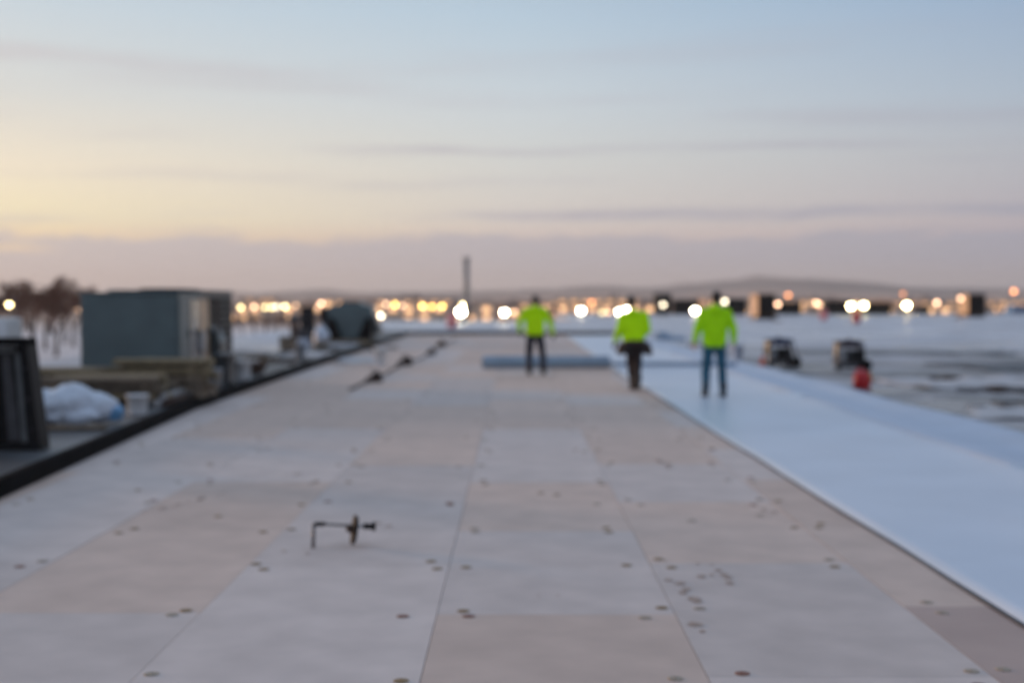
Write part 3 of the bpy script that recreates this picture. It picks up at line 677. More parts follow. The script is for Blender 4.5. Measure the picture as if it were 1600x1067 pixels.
# ---- generators on the right
def generator(loc, rz, label, tank, kind):
    t = thing('generator', label, 'generator', loc, rz)
    w, d, h = .60, .46, .56
    for s in (-1, 1):
        y = s*d/2
        MB().tube([(-w/2,y,.06),(-w/2,y,h),(w/2-.04,y,h),(w/2+(.10 if kind == 0 else 0),y,.06),(-w/2,y,.06)], .017, 8).build('frame_side', 'black_metal', t)
    for x, z in ((-w/2,.07),(w/2,.07),(-w/2,h),(w/2-.05,h)): MB().cone((x,-d/2,z),(x,d/2,z),.015,.015,8).build('cross_bar', 'black_metal', t)
    MB().box((0,0,h-.04),(.46,.40,.15), bev=.04).build('fuel_tank', tank, t)
    MB().lathe((-.02,0,h+.035), [(0,.05),(.03,.05),(.035,.03)], 14).build('fuel_cap', 'black_metal', t)
    MB().box((.06,.02,.25),(.34,.32,.30), bev=.03).build('engine', 'dark_grey', t)
    MB().cone((-.11,0,.23),(-.27,0,.23),.15,.14,18).build('alternator', 'galv', t)
    MB().box((-.305,0,.40),(.025,.40,.26), bev=.006).build('end_panel', 'tan_panel', t)
    MB().box((.14 if kind else .02,-.235,.30),(.26,.03,.19), bev=.006).build('control_panel', 'rubber', t)
    for q in range(3): MB().lathe(((.06 if kind else -.06)+q*.08,-.252,.33), [(-.02,.02),(.02,.02)], 10).build('socket', 'dark_grey', t)
    for s in (-1, 1):
        MB().cone((w/2+.03,s*.27,.11),(w/2+.03,s*.34,.11),.11,.11,20).build('wheel', 'rubber', t)
        MB().box((-.26,s*.18,.035),(.05,.05,.07)).build('foot', 'rubber', t)
    MB().cone((w/2+.03,-.33,.11),(w/2+.03,.33,.11),.012,.012,8).build('axle', 'galv', t)
    MB().tube([(-w/2,-.17,.45),(-w/2-.06,-.17,.1 if kind else .3),(-w/2-.06,.17,.1 if kind else .3),(-w/2,.17,.45)], .014, 6).build('handle', 'galv' if kind else 'black_metal', t)
    MB().cone((.2,.1,.43),(.3,.1,.43),.05,.05,12).build('muffler', 'steel_stack', t); t.scale = (1.05, 1.05, 1.2)
    return t
generator((bx(1221,33), 33.2, RZ), .05, 'blue-topped generator, left of the two on the grey roof', 'gen_blue', 0)
generator((bx(1331,31.6), 31.8, RZ), -.05, 'plum-topped generator behind the red fuel can', 'gen_plum', 1)
def fuel_can(loc, label, s=1.0):
    t = thing('fuel_can', label, 'fuel can', loc, .15)
    m1 = MB(); m1.loft([((0,0,0),.15*s,.115*s),((0,0,.02*s),.165*s,.13*s),((0,0,.25*s),.165*s,.13*s),((0,0,.30*s),.12*s,.10*s),((.01,0,.325*s),.05*s,.05*s)], 20); m1.build('can_body', 'red_plastic', t)
    MB().tube([(-.11*s,0,.28*s),(-.09*s,0,.365*s),(.02*s,0,.365*s),(.05*s,0,.31*s)], .018*s, 8).build('handle', 'red_plastic', t)
    MB().cone((.09*s,0,.27*s),(.12*s,0,.33*s),.032*s,.03*s,12).build('cap', 'rubber', t)
    MB().tube([(.115*s,0,.32*s),(.175*s,0,.30*s),(.20*s,0,.10*s)], .018*s, 8).build('spout', 'yellow_plastic', t)
    for z in (.08,.17): MB().lathe((0,0,z*s), [(-.006,.001),(-.006,.155*s),(.006,.155*s),(.006,.001)], 20).build('rib', 'red_plastic', t).scale = (1.085, .86, 1)
fuel_can((bx(1347,25), 25.0, RZ), 'red fuel can with a yellow spout before the plum-topped generator', 1.0)
t = thing('orange_cap', 'small orange marker cap left of the blue-topped generator', 'marker', (bx(1192,34.2), 34.2, RZ)); MB().lathe((0,0,0), [(0,.12),(.02,.12),(.03,.09),(.2,.05),(.24,.01)], 16).build('cone_body', 'orange_plastic', t); MB().box((0,0,.008),(.28,.28,.016)).build('base', 'orange_plastic', t)
bucket('bucket', (bx(1153,34.5), 34.5, .05), .14, .38, 'white_plastic', 'white bucket on the membrane right of the worker in jeans', lid='white_plastic')
def rubble(loc, n, sp, label, mats=('brown_debris','dark_grey','wood_grey')):
    t = thing('scrap_pile', label, 'scrap', loc); rr = random.Random(n)
    for k in range(n):
        MB().box((rr.gauss(0,sp), rr.gauss(0,sp*.4), .02+.018*(k % 4)),(rr.uniform(.2,.5),rr.uniform(.08,.25),.03), Matrix.Rotation(rr.uniform(-1.5,1.5),3,'Z') @ Matrix.Rotation(rr.uniform(-.25,.25),3,'X'), bev=.005).build('scrap', rr.choice(mats), t)
rubble((bx(1447,29), 27.5, RZ), 8, .22, 'small scatter of grey scraps on the stained roof right of the fuel can')
rubble((bx(1550,24.5), 24.0, RZ), 13, .34, 'brown scrap pile on the stained roof near the right edge')
rubble((bx(1560,21), 20.6, RZ), 9, .5, 'long dark strips of torn roofing at the right edge', ('dark_grey','dark_grey','steel_stack'))
t = thing('barrel', 'red barrel standing far out on the white roof under two bright lamps', 'barrel', (bx(1338,98), 98, RZ)); MB().lathe((0,0,0), [(0,.28),(.3,.29),(.32,.31),(.34,.29),(.6,.29),(.62,.31),(.64,.29),(.9,.28)], 18).build('drum_body', 'red_plastic', t); MB().lathe((0,0,.9), [(0,.29),(.02,.29),(.02,.001)], 18).build('lid', 'red_plastic', t)
t = thing('barrel', 'pale pink drum far out on the roof left of the red barrel', 'barrel', (bx(1287,112), 112, RZ)); MB().lathe((0,0,0), [(0,.28),(.3,.29),(.32,.31),(.34,.29),(.9,.28)], 18).build('drum_body', 'pink_plastic', t); MB().lathe((0,0,.9), [(0,.29),(.02,.29),(.02,.001)], 18).build('lid', 'pink_plastic', t)
t = thing('barrel', 'pale pink drum far out on the roof under the brightest lamp', 'barrel', (bx(706,80), 80, RZ)); MB().lathe((0,0,0), [(0,.28),(.3,.29),(.32,.31),(.34,.29),(.9,.28)], 18).build('drum_body', 'pink_plastic', t); MB().lathe((0,0,.9), [(0,.29),(.02,.29),(.02,.001)], 18).build('lid', 'white_plastic', t)
t = thing('tarp_heap', 'grey-blue tarp heap on the roof between two workers, past the roll', 'tarp', (bx(1035,55), 55, RZ)); m1 = MB(); m1.ball((0,0,.1),.35,14,(1.2,1,.8)); m1.ball((.5,0,.05),.35,14,(1.6,1,.5)); remesh('tarp_cloth', m1, 'membrane_roll', .04, t, 2, .05, 4)
rubble((bx(1080,48), 48, RZ), 9, .4, 'dark scrap strips on the roof behind the worker in jeans')

# ---- loose sheets, puddles and clutter of the tear-off
mat('old_sheet', (.46,.45,.46), .6, var=.2, vscale=2)
def loose_sheet(loc, w, d, rz, m, label, amp=.05, seed=0):
    n = 16; vs = []; fs = []
    for i in range(n+1):
        for j in range(n+1):
            u, v = i/n-.5, j/n-.5; e = 1+.18*mnoise.noise(Vector((u*3, v*3, seed)))
            h = amp*(mnoise.noise(Vector((u*w*1.3+seed, v*d*1.3, 2)))+.5*mnoise.noise(Vector((u*w*3, v*d*3+seed, 5))))
            vs.append((u*w*e, v*d*e, max(.008, .02+h)))
    for i in range(n):
        for j in range(n): fs.append((i*(n+1)+j, (i+1)*(n+1)+j, (i+1)*(n+1)+j+1, i*(n+1)+j+1))
    o = MB().add(vs, fs, True).build('loose_sheet', m, None, loc, rz); q = o.modifiers.new('t', 'SOLIDIFY'); q.thickness = .006
    return tag(o, label, 'sheet', 'loose sheets around the work area')
loose_sheet((9.2, 26.5, RZ), 3.4, 3.0, .2, 'old_sheet', 'pale wrinkled sheet on the stained roof right of the red fuel can', .07, 1)
loose_sheet((8.0, 19.2, RZ), 2.6, 2.2, -.3, 'old_sheet', 'pale wrinkled sheet beside the outer membrane strip at the right edge', .06, 2)
loose_sheet((13.5, 33, RZ), 5.0, 4.0, .1, 'dark_grey', 'dark torn roofing sheet flat on the roof at far right', .05, 3)
loose_sheet((7.6, 29.2, RZ), 2.2, 2.6, .5, 'steel_stack', 'grey torn sheet on the roof between fuel can and generators', .05, 4)
loose_sheet((12.2, 42, RZ), 7.0, 3.6, -.1, 'steel_stack', 'long grey sheet lying behind the generators toward the right', .06, 5)
loose_sheet((-7.2, 33, RZ), 2.2, 3.5, .1, 'steel_stack', 'grey torn sheet on the pale roof past the big unit', .05, 6)
loose_sheet((-5.45, 35.5, LZ), .7, 3.2, 0, 'old_sheet', 'pale strip of sheet lying along the ledge past the big unit', .04, 7)
loose_sheet((-8.3, 40, RZ), 2.6, 4.0, .1, 'dark_grey', 'dark torn sheet on the roof left of the squat brown bin', .05, 8)
loose_sheet((-4.2, 35, 0), 1.0, 3.0, .05, 'old_sheet', 'narrow pale sheet on the boards between the hose and ledge', .05, 9)
def puddle(loc, w, d, seed):
    rr = random.Random(seed); n = 22; ph = rr.uniform(0, 6)
    ring = [(w*math.cos(6.283*i/n)*(1+.3*math.sin(2*6.283*i/n+ph)+.15*rr.uniform(-1, 1)), d*math.sin(6.283*i/n)*(1+.25*math.sin(3*6.283*i/n+ph)+.15*rr.uniform(-1, 1)), 0) for i in range(n)]
    struct(MB().add(ring+[(0, 0, .003)], [(i, (i+1) % n, n) for i in range(n)], True).build('puddle', 'puddle', None, (*loc, RZ+.006)))
mat('puddle', (.07,.065,.065), .35, var=.3, vscale=2)
for k, (x, y, w_, d_2) in enumerate(((10.5,23.2,1.6,.7),(8.2,22.6,.9,.6),(12.5,27.5,1.8,.8),(10.2,30.5,1.4,1.0),(7.4,34.5,.8,1.2),(15,37,2.4,1.2),(9.6,18.2,1.3,.5),(11.6,20.6,1.2,.4),(7.0,31.8,.5,.8),(-8.0,30,1.2,1.1),(-8.6,36,1.0,1.6),(-7.4,46,.9,1.8))): puddle((x, y), w_, d_2, k)
rubble((-5.45, 31.2, LZ), 12, .22, 'brown and black scraps on the ledge midway between the two grey-green units')
rubble((-5.5, 38.6, LZ), 11, .25, 'dark scraps on the ledge short of the hooded unit', ('curb_black','dark_grey','brown_debris'))
rubble((-4.35, 42.5, 0.0), 9, .25, 'dark scraps on the boards between the ledge and hose', ('curb_black','brown_debris'))
rubble((-5.4, 43.8, LZ), 10, .25, 'pale and brown scraps on the ledge beside the low board pallet', ('white_paint','wood','brown_debris'))
bucket('bucket', (-5.05, 24.4, LZ), .15, .36, 'white_paint', 'white bucket on the ledge just past the steel drum')
bucket('bucket', (-5.55, 34.0, LZ), .15, .34, 'galv', 'grey bucket on the ledge midway to the hooded unit')
t = thing('pipe_bundle', 'bundle of dark pipes lying on the ledge before the steel drum', 'pipes', (-4.95, 18.7, LZ), .02)
for k, (x_, z_) in enumerate(((-.1,.045),(0,.045),(.1,.045),(-.05,.13),(.05,.13))): MB().cone((x_,-.7+.06*k,z_),(x_,.9-.05*k,z_),.045,.045,12).build('pipe', ('dark_grey','galv','brown_debris')[k % 3], t)
# ---- dark roof-top units along the far roof edge
def far_unit(px0, px1, py0, Y, label, side='unit_dark', depth=3.5, hood=False):
    x0, x1 = bx(px0, Y), bx(px1, Y); zt = hz(py0, Y); w = x1-x0; h = zt-RZ
    t = thing('far_rooftop_unit', label, 'air unit', ((x0+x1)/2, Y, RZ), group='dark units along the far roof edge')
    MB().box((0,depth/2,.12),(w*.96,depth*.96,.24)).build('roof_curb', 'unit_dark', t)
    MB().box((0,depth/2,.24+(h-.3)/2),(w,depth,h-.3), bev=.02).build('cabinet', side, t)
    MB().box((0,depth/2,h-.03),(w+.06,depth+.06,.06), bev=.01).build('top_cover', 'unit_dark', t)
    MB().box((0,-.012,.24+(h-.3)/2),(w-.02,.02,h-.34)).build('louver_face', 'unit_dark', t)
    n = max(2, int(w/1.1))
    for i in range(n): MB().box((-w/2+(i+.5)*w/n,-.035,.24+(h-.3)/2),(w/n*.86,.025,(h-.3)*.82), bev=.006).build('access_door', 'coil', t)
    if hood: MB().prism([(w/2+.01,h*.35),(w/2+.6,h*.35),(w/2+.01,h*.85)], .3, depth-.3).build('hood', 'unit_dark', t)
    return t
far_unit(1184, 1211, 459, 118, 'tall black roof unit with a tan lit side, right of the worker in jeans', 'unit_sunlit', 4)
far_unit(1512, 1539, 459, 135, 'tall black roof unit with a tan lit side near the right edge', 'unit_sunlit', 3)
far_unit(1025, 1049, 459, 158, 'narrow black roof unit behind the pale lamp between two workers', hood=False)
far_unit(1056, 1092, 468, 157, 'low black roof unit left of the worker in jeans')
far_unit(1136, 1166, 467, 155, 'low black roof unit just right of the head of the worker in jeans')
far_unit(1217, 1252, 472, 158, 'low black roof unit right of the tall one with the sunlit side')
far_unit(1291, 1330, 470, 158, 'low black roof unit left of the twin bright lamps')
far_unit(1356, 1392, 472, 156, 'low black roof unit right of the twin bright lamps', hood=True)
far_unit(1438, 1452, 478, 160, 'small black roof unit between the bright lamp and the pale one')
t = thing('flue_stack', 'tall grey steel flue stack rising above the horizon', 'chimney', (bx(729,104), 104, RZ))
hS = hz(402,104)-RZ
MB().lathe((0,0,0), [(0,.7),(.06,.7),(.10,.34),(.5,.26)], 20).build('base_flashing', 'dark_grey', t)
MB().cone((0,0,.4),(0,0,hS-.3),.23,.21,20).build('pipe', 'steel_stack', t)
MB().lathe((0,0,hS-.3), [(0,.26),(.08,.27),(.3,.25),(.3,.20)], 20).build('rim', 'steel_stack', t)
for z in (1.6,3.2): MB().lathe((0,0,z), [(0,.245),(.05,.245)], 20).build('band', 'galv', t)
for a_ in (0, 2.1, 4.2): MB().cone((.22*math.cos(a_),.22*math.sin(a_),hS*.6),(1.5*math.cos(a_),1.5*math.sin(a_),.02),.012,.012,6).build('guy_wire', 'galv', t)

# ================================================================== WORKERS
def person(loc, rz, label, J, top, legs, boots, headwear, extra=None, glove=None, scale=1.0):
    """J: joints in metres, figure faces +y; origin between the feet."""
    t = thing('person', label, 'person', loc, rz); t.scale = (scale,)*3
    V = Vector; g = {k: V(v) for k, v in J.items()}
    head, neck, ch, pv = g['head'], g['neck'], g['chest'], g['pelvis']
    b = MB()
    # head: skull, face, jaw, nose, ears
    fwd = (g['look']-head).normalized(); upv = (head-neck).normalized(); sidev = fwd.cross(upv).normalized(); upv = sidev.cross(fwd)
    M = Matrix((sidev, fwd, upv)).transposed()
    b.ball(head+M @ V((0,-.012,.025)), .088, 20, (.86,1.06,1.05), M); b.ball(head+M @ V((0,.028,-.035)), .070, 18, (.84,.95,1.15), M); b.ball(head+M @ V((0,.062,-.088)), .030, 12, (1.2,.8,.7), M)
    b.cap(head+M @ V((0,.088,.01)), head+M @ V((0,.108,-.022)), .010, .014, 8)
    b.ball(head+M @ V((0,.088,-.058)), .016, 10, (1.5,.6,.55), M)
    for s in (-1, 1): b.ball(head+M @ V((s*.078,-.005,-.01)), .026, 10, (.35,.75,1.15), M)
    b.cap(neck, head+M @ V((0,-.01,-.05)), .058, .052, 14)
    b.loft([((pv.x,pv.y,pv.z-.08),.12,.09),((pv.x,pv.y,pv.z),.165,.115),((pv.x*.6+ch.x*.4,pv.y*.6+ch.y*.4,pv.z*.6+ch.z*.4),.135,.10),((ch.x,ch.y,ch.z),.165,.115),((ch.x*.4+neck.x*.6,ch.y*.4+neck.y*.6,ch.z*.35+neck.z*.65),.15,.09),((neck.x,neck.y,neck.z),.06,.055)], 24)
    for S in 'LR':
        s = -1 if S == 'L' else 1
        b.cap(ch*.3+neck*.7, g['sh'+S], .06, .058); b.cap(g['sh'+S], g['el'+S], .052, .040); b.cap(g['el'+S], g['wr'+S], .040, .027)
        b.cap(g['hip'+S], g['kn'+S], .082, .058); b.cap(g['kn'+S], g['an'+S], .056, .038); b.cap(pv, g['hip'+S], .09, .085)
        b.cap(g['an'+S]+V((0,-.02,-.04)), g['an'+S]+V((0,.14,-.055)), .036, .028)
        # hand: palm, four unequal bent fingers, thumb leaving the palm's side
        wr = g['wr'+S]; d = (wr-g['el'+S]).normalized()
        inw = V((-s,0.25,0)); inw = (inw-d*inw.dot(d)).normalized(); acr = d.cross(inw).normalized()
        if acr.y < 0: acr = -acr                    # thumb side points forward
        b.cap(wr, wr+d*.035, .026, .028); pc = wr+d*.055
        for q in (-1.0,-.33,.33,1.0):
            b.cap(wr+d*.02+acr*.018*q, wr+d*.09+acr*.028*q, .015, .0125, 8)
        for q, ln in zip((-1.0,-.33,.33,1.0), (.062,.076,.084,.074)):
            a0 = wr+d*.09+acr*.0285*q; a1 = a0+d*ln*.5+inw*ln*.12; a2 = a1+(d*.75+inw*.65)*ln*.32; a3 = a2+(d*.35+inw*.9)*ln*.28
            b.cap(a0, a1, .0105, .0095, 8); b.cap(a1, a2, .0095, .0088, 8); b.cap(a2, a3, .0088, .008, 8)
        t0 = wr+d*.03+acr*.022; t1 = t0+(acr*.75+d*.6+inw*.3)*.045; t2 = t1+(acr*.25+d*.9+inw*.35)*.035
        b.cap(t0, t1, .014, .0115, 8); b.cap(t1, t2, .0115, .0095, 8)
    body = remesh('body', b, 'skin', .0075, t, 2)
    for s in (-1, 1): MB().ball(head+M @ V((s*.031,.078,.012)), .0115, 10).build('eye', 'eye', body)
    # hooded top
    h = MB(); hem = g['hem']
    h.loft([((hem.x,hem.y,hem.z),.185,.155),((hem.x,hem.y,hem.z+.05),.20,.172),((hem.x*.6+ch.x*.4,hem.y*.6+ch.y*.4-.005,hem.z*.6+ch.z*.4),.205,.17),((ch.x,ch.y,ch.z),.212,.162),((ch.x*.5+neck.x*.5,ch.y*.5+neck.y*.5,ch.z*.45+neck.z*.55),.20,.13),((neck.x,neck.y,neck.z-.02),.10,.09),((neck.x,neck.y,neck.z+.02),.085,.08)], 24)
    for S in 'LR':
        h.cap(ch*.3+neck*.7, g['sh'+S]+V((0,0,-.01)), .088, .077); h.cap(g['sh'+S], g['el'+S], .078, .066); h.cap(g['el'+S], g['wr'+S]-(g['wr'+S]-g['el'+S]).normalized()*.03, .070, .050)
    jacket = remesh('hooded_jacket', h, top, .013, t, 5, .013, 9)
    hd = MB(); bk = neck+V((0,-.075,.0))
    hd.ball(bk+V((0,-.03,-.05)), .12, 16, (1.15,.55,.75)); hd.cap(neck+V((-.09,0,.0)), bk+V((0,-.015,.02)), .035, .045); hd.cap(neck+V((.09,0,.0)), bk+V((0,-.015,.02)), .035, .045)
    remesh('hood', hd, extra.get('hood', top) if extra else top, .011, jacket, 3, .01, 12)
    for S in 'LR':
        w_ = g['wr'+S]; d = (w_-g['el'+S]).normalized(); MB().cone(w_-d*.045, w_+d*.008, .047, .043, 16).build('cuff', 'lime_dark', jacket)
    MB().loft([((hem.x,hem.y,hem.z-.012),.178,.138),((hem.x,hem.y,hem.z+.055),.192,.152)], 24).build('waistband', 'lime_dark', jacket)
    # trousers
    p = MB(); p.loft([((pv.x,pv.y,pv.z-.10),.14,.115),((pv.x,pv.y,pv.z),.178,.135),((pv.x,pv.y+.01,pv.z+.08),.15,.105)], 24)
    for S in 'LR': p.cap(g['hip'+S]+V((0,0,-.02)), g['kn'+S], .105, .080); p.cap(g['kn'+S], g['an'+S]+V((0,-.005,.0)), .080, .066)
    remesh('trousers', p, legs, .013, t, 4, .016, 10)
    for S in 'LR':
        an = g['an'+S]; q = MB(); q.cap(an+V((0,-.015,.10)), an+V((0,-.015,-.03)), .055, .052); q.cap(an+V((0,-.03,-.045)), an+V((0,.15,-.052)), .050, .044); q.cap(an+V((0,.02,0)), an+V((0,.12,-.045)), .045, .04)
        bt = remesh('boot', q, boots, .01, t, 3); zmin = min(v.co.z for v in bt.data.vertices)
        for v in bt.data.vertices: v.co.z = max(v.co.z, an.z-.083)
        MB().box((an.x, an.y+.055, an.z-.078), (.10,.29,.024), bev=.01).build('sole', 'rubber', bt)
        if glove:
            w_ = g['wr'+S]; d = (w_-g['el'+S]).normalized(); q = MB(); inw = V((-(-1 if S == 'L' else 1),.25,0)); inw = (inw-d*inw.dot(d)).normalized(); acr = d.cross(inw).normalized(); acr = -acr if acr.y < 0 else acr
            q.cap(w_-d*.01, w_+d*.05, .034, .036); q.cap(w_+d*.05, w_+d*.10, .036, .036)
            for u, ln in zip((-1.0,-.33,.33,1.0), (.066,.080,.088,.078)):
                a0 = w_+d*.09+acr*.03*u; a1 = a0+d*ln*.5+inw*ln*.12; a2 = a1+(d*.75+inw*.65)*ln*.32; a3 = a2+(d*.35+inw*.9)*ln*.28
                q.cap(a0, a1, .0135, .0125, 8); q.cap(a1, a2, .0125, .0115, 8); q.cap(a2, a3, .0115, .0105, 8)
            t0 = w_+d*.03+acr*.024; t1 = t0+(acr*.75+d*.6+inw*.3)*.047; t2 = t1+(acr*.25+d*.9+inw*.35)*.037
            q.cap(t0, t1, .017, .0145, 8); q.cap(t1, t2, .0145, .0125, 8)
            remesh('glove', q, glove, .007, t, 2)
    # hair or cap
    hr = MB(); hr.ball(head+M @ V((0,-.022,.035)), .094, 20, (.9,1.06,1.04), M); hr.ball(head+M @ V((0,-.055,-.02)), .066, 16, (1.05,.7,1.0), M)
    remesh('hair' if headwear == 'hair' else 'knit_cap', hr, 'hair', .010, t, 2, .004, 40)
    if headwear == 'cap': MB().cone(head+M @ V((0,-.015,.005)), head+M @ V((0,-.015,.035)), .092, .094, 22).build('cap_band', 'dark_grey', t)
    return t, g
# leftmost worker: standing astride, arms held out, head bowed
J1 = dict(head=(0.01,.10,1.58), look=(0.0,1.2,1.15), neck=(0.0,.05,1.44), chest=(0,.02,1.22), pelvis=(0,0,.92), hem=(0,.0,.86),
  shL=(-.19,.03,1.38), elL=(-.34,.04,1.12), wrL=(-.31,.22,.93), shR=(.19,.03,1.38), elR=(.34,.02,1.11), wrR=(.40,.16,.88),
  hipL=(-.09,0,.90), knL=(-.125,.03,.50), anL=(-.13,-.02,.09), hipR=(.09,0,.90), knR=(.155,.04,.50), anR=(.19,.02,.09))
person((bx(836,28.6), 28.6, 0), 0.06, 'worker in bright lime hooded top and navy trousers standing astride before the roll', J1, 'lime', 'navy', 'boot', 'cap', glove='glove')
# middle worker: leaning, walking, legs overlapping, tool belt
J2 = dict(head=(-.04,.17,1.56), look=(-.10,1.2,1.20), neck=(-.03,.12,1.40), chest=(-.02,.06,1.20), pelvis=(0,-.03,.90), hem=(-.01,-.01,.84),
  shL=(-.20,.07,1.33), elL=(-.27,.02,1.08), wrL=(-.33,.12,.87), shR=(.19,.08,1.34), elR=(.24,.06,1.07), wrR=(.14,.26,.96),
  hipL=(-.075,-.03,.88), knL=(-.05,.14,.51), anL=(-.01,.14,.10), hipR=(.075,-.03,.88), knR=(.06,.04,.48), anR=(.04,-.24,.13))
p2, g2 = person((bx(991,23.6), 23.6, 0), 0.0, 'worker in lime hooded top with a flared brown tool belt, middle of the three', J2, 'lime', 'brown_cloth', 'boot', 'hair', glove='glove_grey')
bl = MB(); bl.loft([((0,-.03,.82),.215,.175),((0,-.03,.90),.20,.16)], 24); belt = bl.build('tool_belt', 'leather', p2)
for s in (-1, 1):
    MB().box((s*.235,-.03,.745),(.13,.21,.22), Matrix.Rotation(s*-.32,3,'Y'), bev=.025).build('tool_pouch', 'leather', belt)
    MB().box((s*.16,-.20,.75),(.14,.07,.19), Matrix.Rotation(s*-.2,3,'Z'), bev=.02).build('tool_pouch', 'brown_cloth', belt)
MB().cone((.27,.03,.84),(.29,-.02,.60),.014,.014,8).build('hammer_handle', 'wood', belt)
# right worker: upright, arms hanging out from the sides
J3 = dict(head=(0.02,.03,1.61), look=(0.0,1.2,1.5), neck=(0.0,.0,1.46), chest=(0,-.01,1.23), pelvis=(0,0,.93), hem=(-.01,0,.83),
  shL=(-.20,.0,1.39), elL=(-.29,-.02,1.12), wrL=(-.33,.05,.90), shR=(.20,.0,1.39), elR=(.30,-.02,1.12), wrR=(.32,.06,.89),
  hipL=(-.095,0,.91), knL=(-.135,.03,.51), anL=(-.155,0,.095), hipR=(.095,0,.91), knR=(.115,.03,.51), anR=(.135,-.06,.095))
person((bx(1117,21.8), 21.8, .02), 0.0, 'worker in lime hooded top and blue jeans standing on the white membrane', J3, 'lime_dark', 'denim', 'boot', 'hair', extra={'hood': 'lime_dark'})

# ================================================================== BEYOND THE ROOF
GZ = -5.0
def bare_tree(seed, H, spread, levels=6, trunk_r=.18):
    rr = random.Random(seed); tr, cr = MB(), MB()
    def grow(p, d, ln, r, lv):
        q = p+d*ln; tgt = tr if lv <= 1 else cr
        tgt.cone(p, q, r, r*.68, 7 if lv <= 1 else (4 if lv < 4 else 3), caps=False)
        if lv >= levels: return
        for k in range(rr.choice((2,3,3)) if lv < levels-1 else 13):
            nd = (d+Vector((rr.gauss(0,.5),rr.gauss(0,.5),rr.gauss(.08,.25)))*spread).normalized()
            grow(p+d*ln*rr.uniform(.65,1.0), nd, ln*rr.uniform(.62,.86), max(.016, r*.62), lv+1)
    grow(Vector((0,0,0)), Vector((rr.uniform(-.05,.05),0,1)), H*.25, trunk_r, 0)
    return tr.mesh('trunk'), cr.mesh('crown')
def place_tree(meshes, loc, rz, sc, label, group=None):
    t = thing('bare_tree', label, 'tree', loc, rz, group); t.scale = (sc,)*3
    link('trunk', meshes[0], 'bark', t); link('crown', meshes[1], 'twig', t)
TA = [bare_tree(3, 9.5, 1.0, 7, .24), bare_tree(5, 8.6, 1.1, 7, .22), bare_tree(9, 8.0, 1.0, 6, .2)]
for px, Y, k, rz_, sc, lb in ((50,150,1,0,.98,'tall bare red-brown tree at left, beside the bright left lamp'), (87,156,1,1,.90,'bare tree with a dark trunk just left of the big unit'),
        (6,165,2,2,1.0,'bare tree at the left picture edge behind the lamp'), (114,190,1,3.5,.95,'bare tree half hidden behind the big unit'),
        (30,172,0,4.0,.92,'bare tree between the left lamp and the tallest bare tree'), (70,178,2,5.2,1.0,'bare tree filling the gap between the two nearest trunks'),
        (100,205,0,.7,1.05,'farther bare tree showing between the dark trunk and big unit')):
    place_tree(TA[k], (bx(px,Y), Y, GZ), rz_, sc*1.38, lb, 'bare trees beyond the left roof edge')
for i, px in enumerate((362,378,397,413,430,447)):
    place_tree(TA[2], (bx(px,250+8*(i % 3)), 250+8*(i % 3), GZ), i*1.3, .58+.05*(i % 3), ('leftmost','second','third','fourth','fifth','rightmost')[i]+' small bare tree from the left in the row right of the big unit', 'row of small bare trees')
def building(px, Y, w, d, h, wall, lit, idx, zoff=0):
    t = thing('town_building', 'low warm-lit building in the hazy town beyond the roof', 'building', (bx(px,Y), Y, GZ), random.uniform(-.12,.12), 'town buildings along the horizon')
    MB().box((0,d/2,h/2),(w,d,h)).build('wall', wall, t); r_ = MB().box((0,d/2,h+.15),(w+.5,d+.5,.3)).build('roof', 'flatroof', t)
    MB().box((w*.2,d/2,h+.8),(2.2,2.2,1.0)).build('roof_vent', 'flatroof', r_)
    n = int(w/3.4); rr = random.Random(idx)
    for i in range(n):
        for f in range(2):
            link('window', WIN[rr.random() < lit], None, t, (-w/2+(i+.5)*w/n, -.04, h-1.2-f*2.2))  # the lit windows are added for the warm glow along the horizon
WIN = {}
for on in (True, False):
    WIN[on] = MB().box((0,0,0),(1.7,.1,1.3)).mesh('window'); WIN[on].materials.append(MATS['window_glow' if on else 'window_dim'])
rr = random.Random(21)
i = 0
for px in range(335, 1650, 34):
    Y = rr.uniform(300, 760); building(px+rr.uniform(-15,15), Y, rr.uniform(16,40), rr.uniform(10,18), rr.uniform(4,6.2)*(1+Y/2400), rr.choice(('brickwall','tanwall')), .82, i); i += 1

# lamps: bearing px, dip py, colour, brightness, distance, label
LC = {'w': (1.0,.86,.62), 'y': (1.0,.78,.38), 'o': (1.0,.50,.10), 'p': (1.0,.60,.36), 'r': (1.0,.36,.13), 'a': (1.0,.62,.14)}
lamp_mats = {}
def lamp(px, py, c, E, Y, label, r=.30):
    on_roof = Y < 112 or (Y < 165 and bx(px,Y) > 5); G0 = RZ if on_roof else GZ
    t = thing('flood_lamp' if on_roof else 'street_lamp', label, 'lamp', (bx(px,Y), Y, G0), 0, 'lamps along the horizon')
    z = hz(py, Y)-G0; k = (c, E); r = r*min(1.2, Y/190)*(1.35 if E > 30 else 1)*(1.35 if E > 75 else 1)
    if k not in lamp_mats:
        mat('lamp_%s_%g' % k, LC[c], .5, emit=LC[c], estr=E); lamp_mats[k] = 'lamp_%s_%g' % k
    MB().cone((0,.75,0),(0,.75,z+.55),.06 if on_roof else .11,.05 if on_roof else .07,10).build('pole', 'pole_grey', t)
    MB().tube([(0,.75,z+.5),(0,.35,z+.62),(0,0,z+.5)], .045, 6).build('arm', 'pole_grey', t)
    MB().lathe((0,0,z+r*.55), [(0,r*.85),(.10,r*.75),(.2,r*.25)], 14).build('hood', 'pole_grey', t)
    MB().ball((0,0,z), r, 14).build('lens', lamp_mats[k], t)
    if on_roof: MB().box((0,.75,.04),(.8,.8,.08), bev=.01).build('base', 'dark_grey', t)
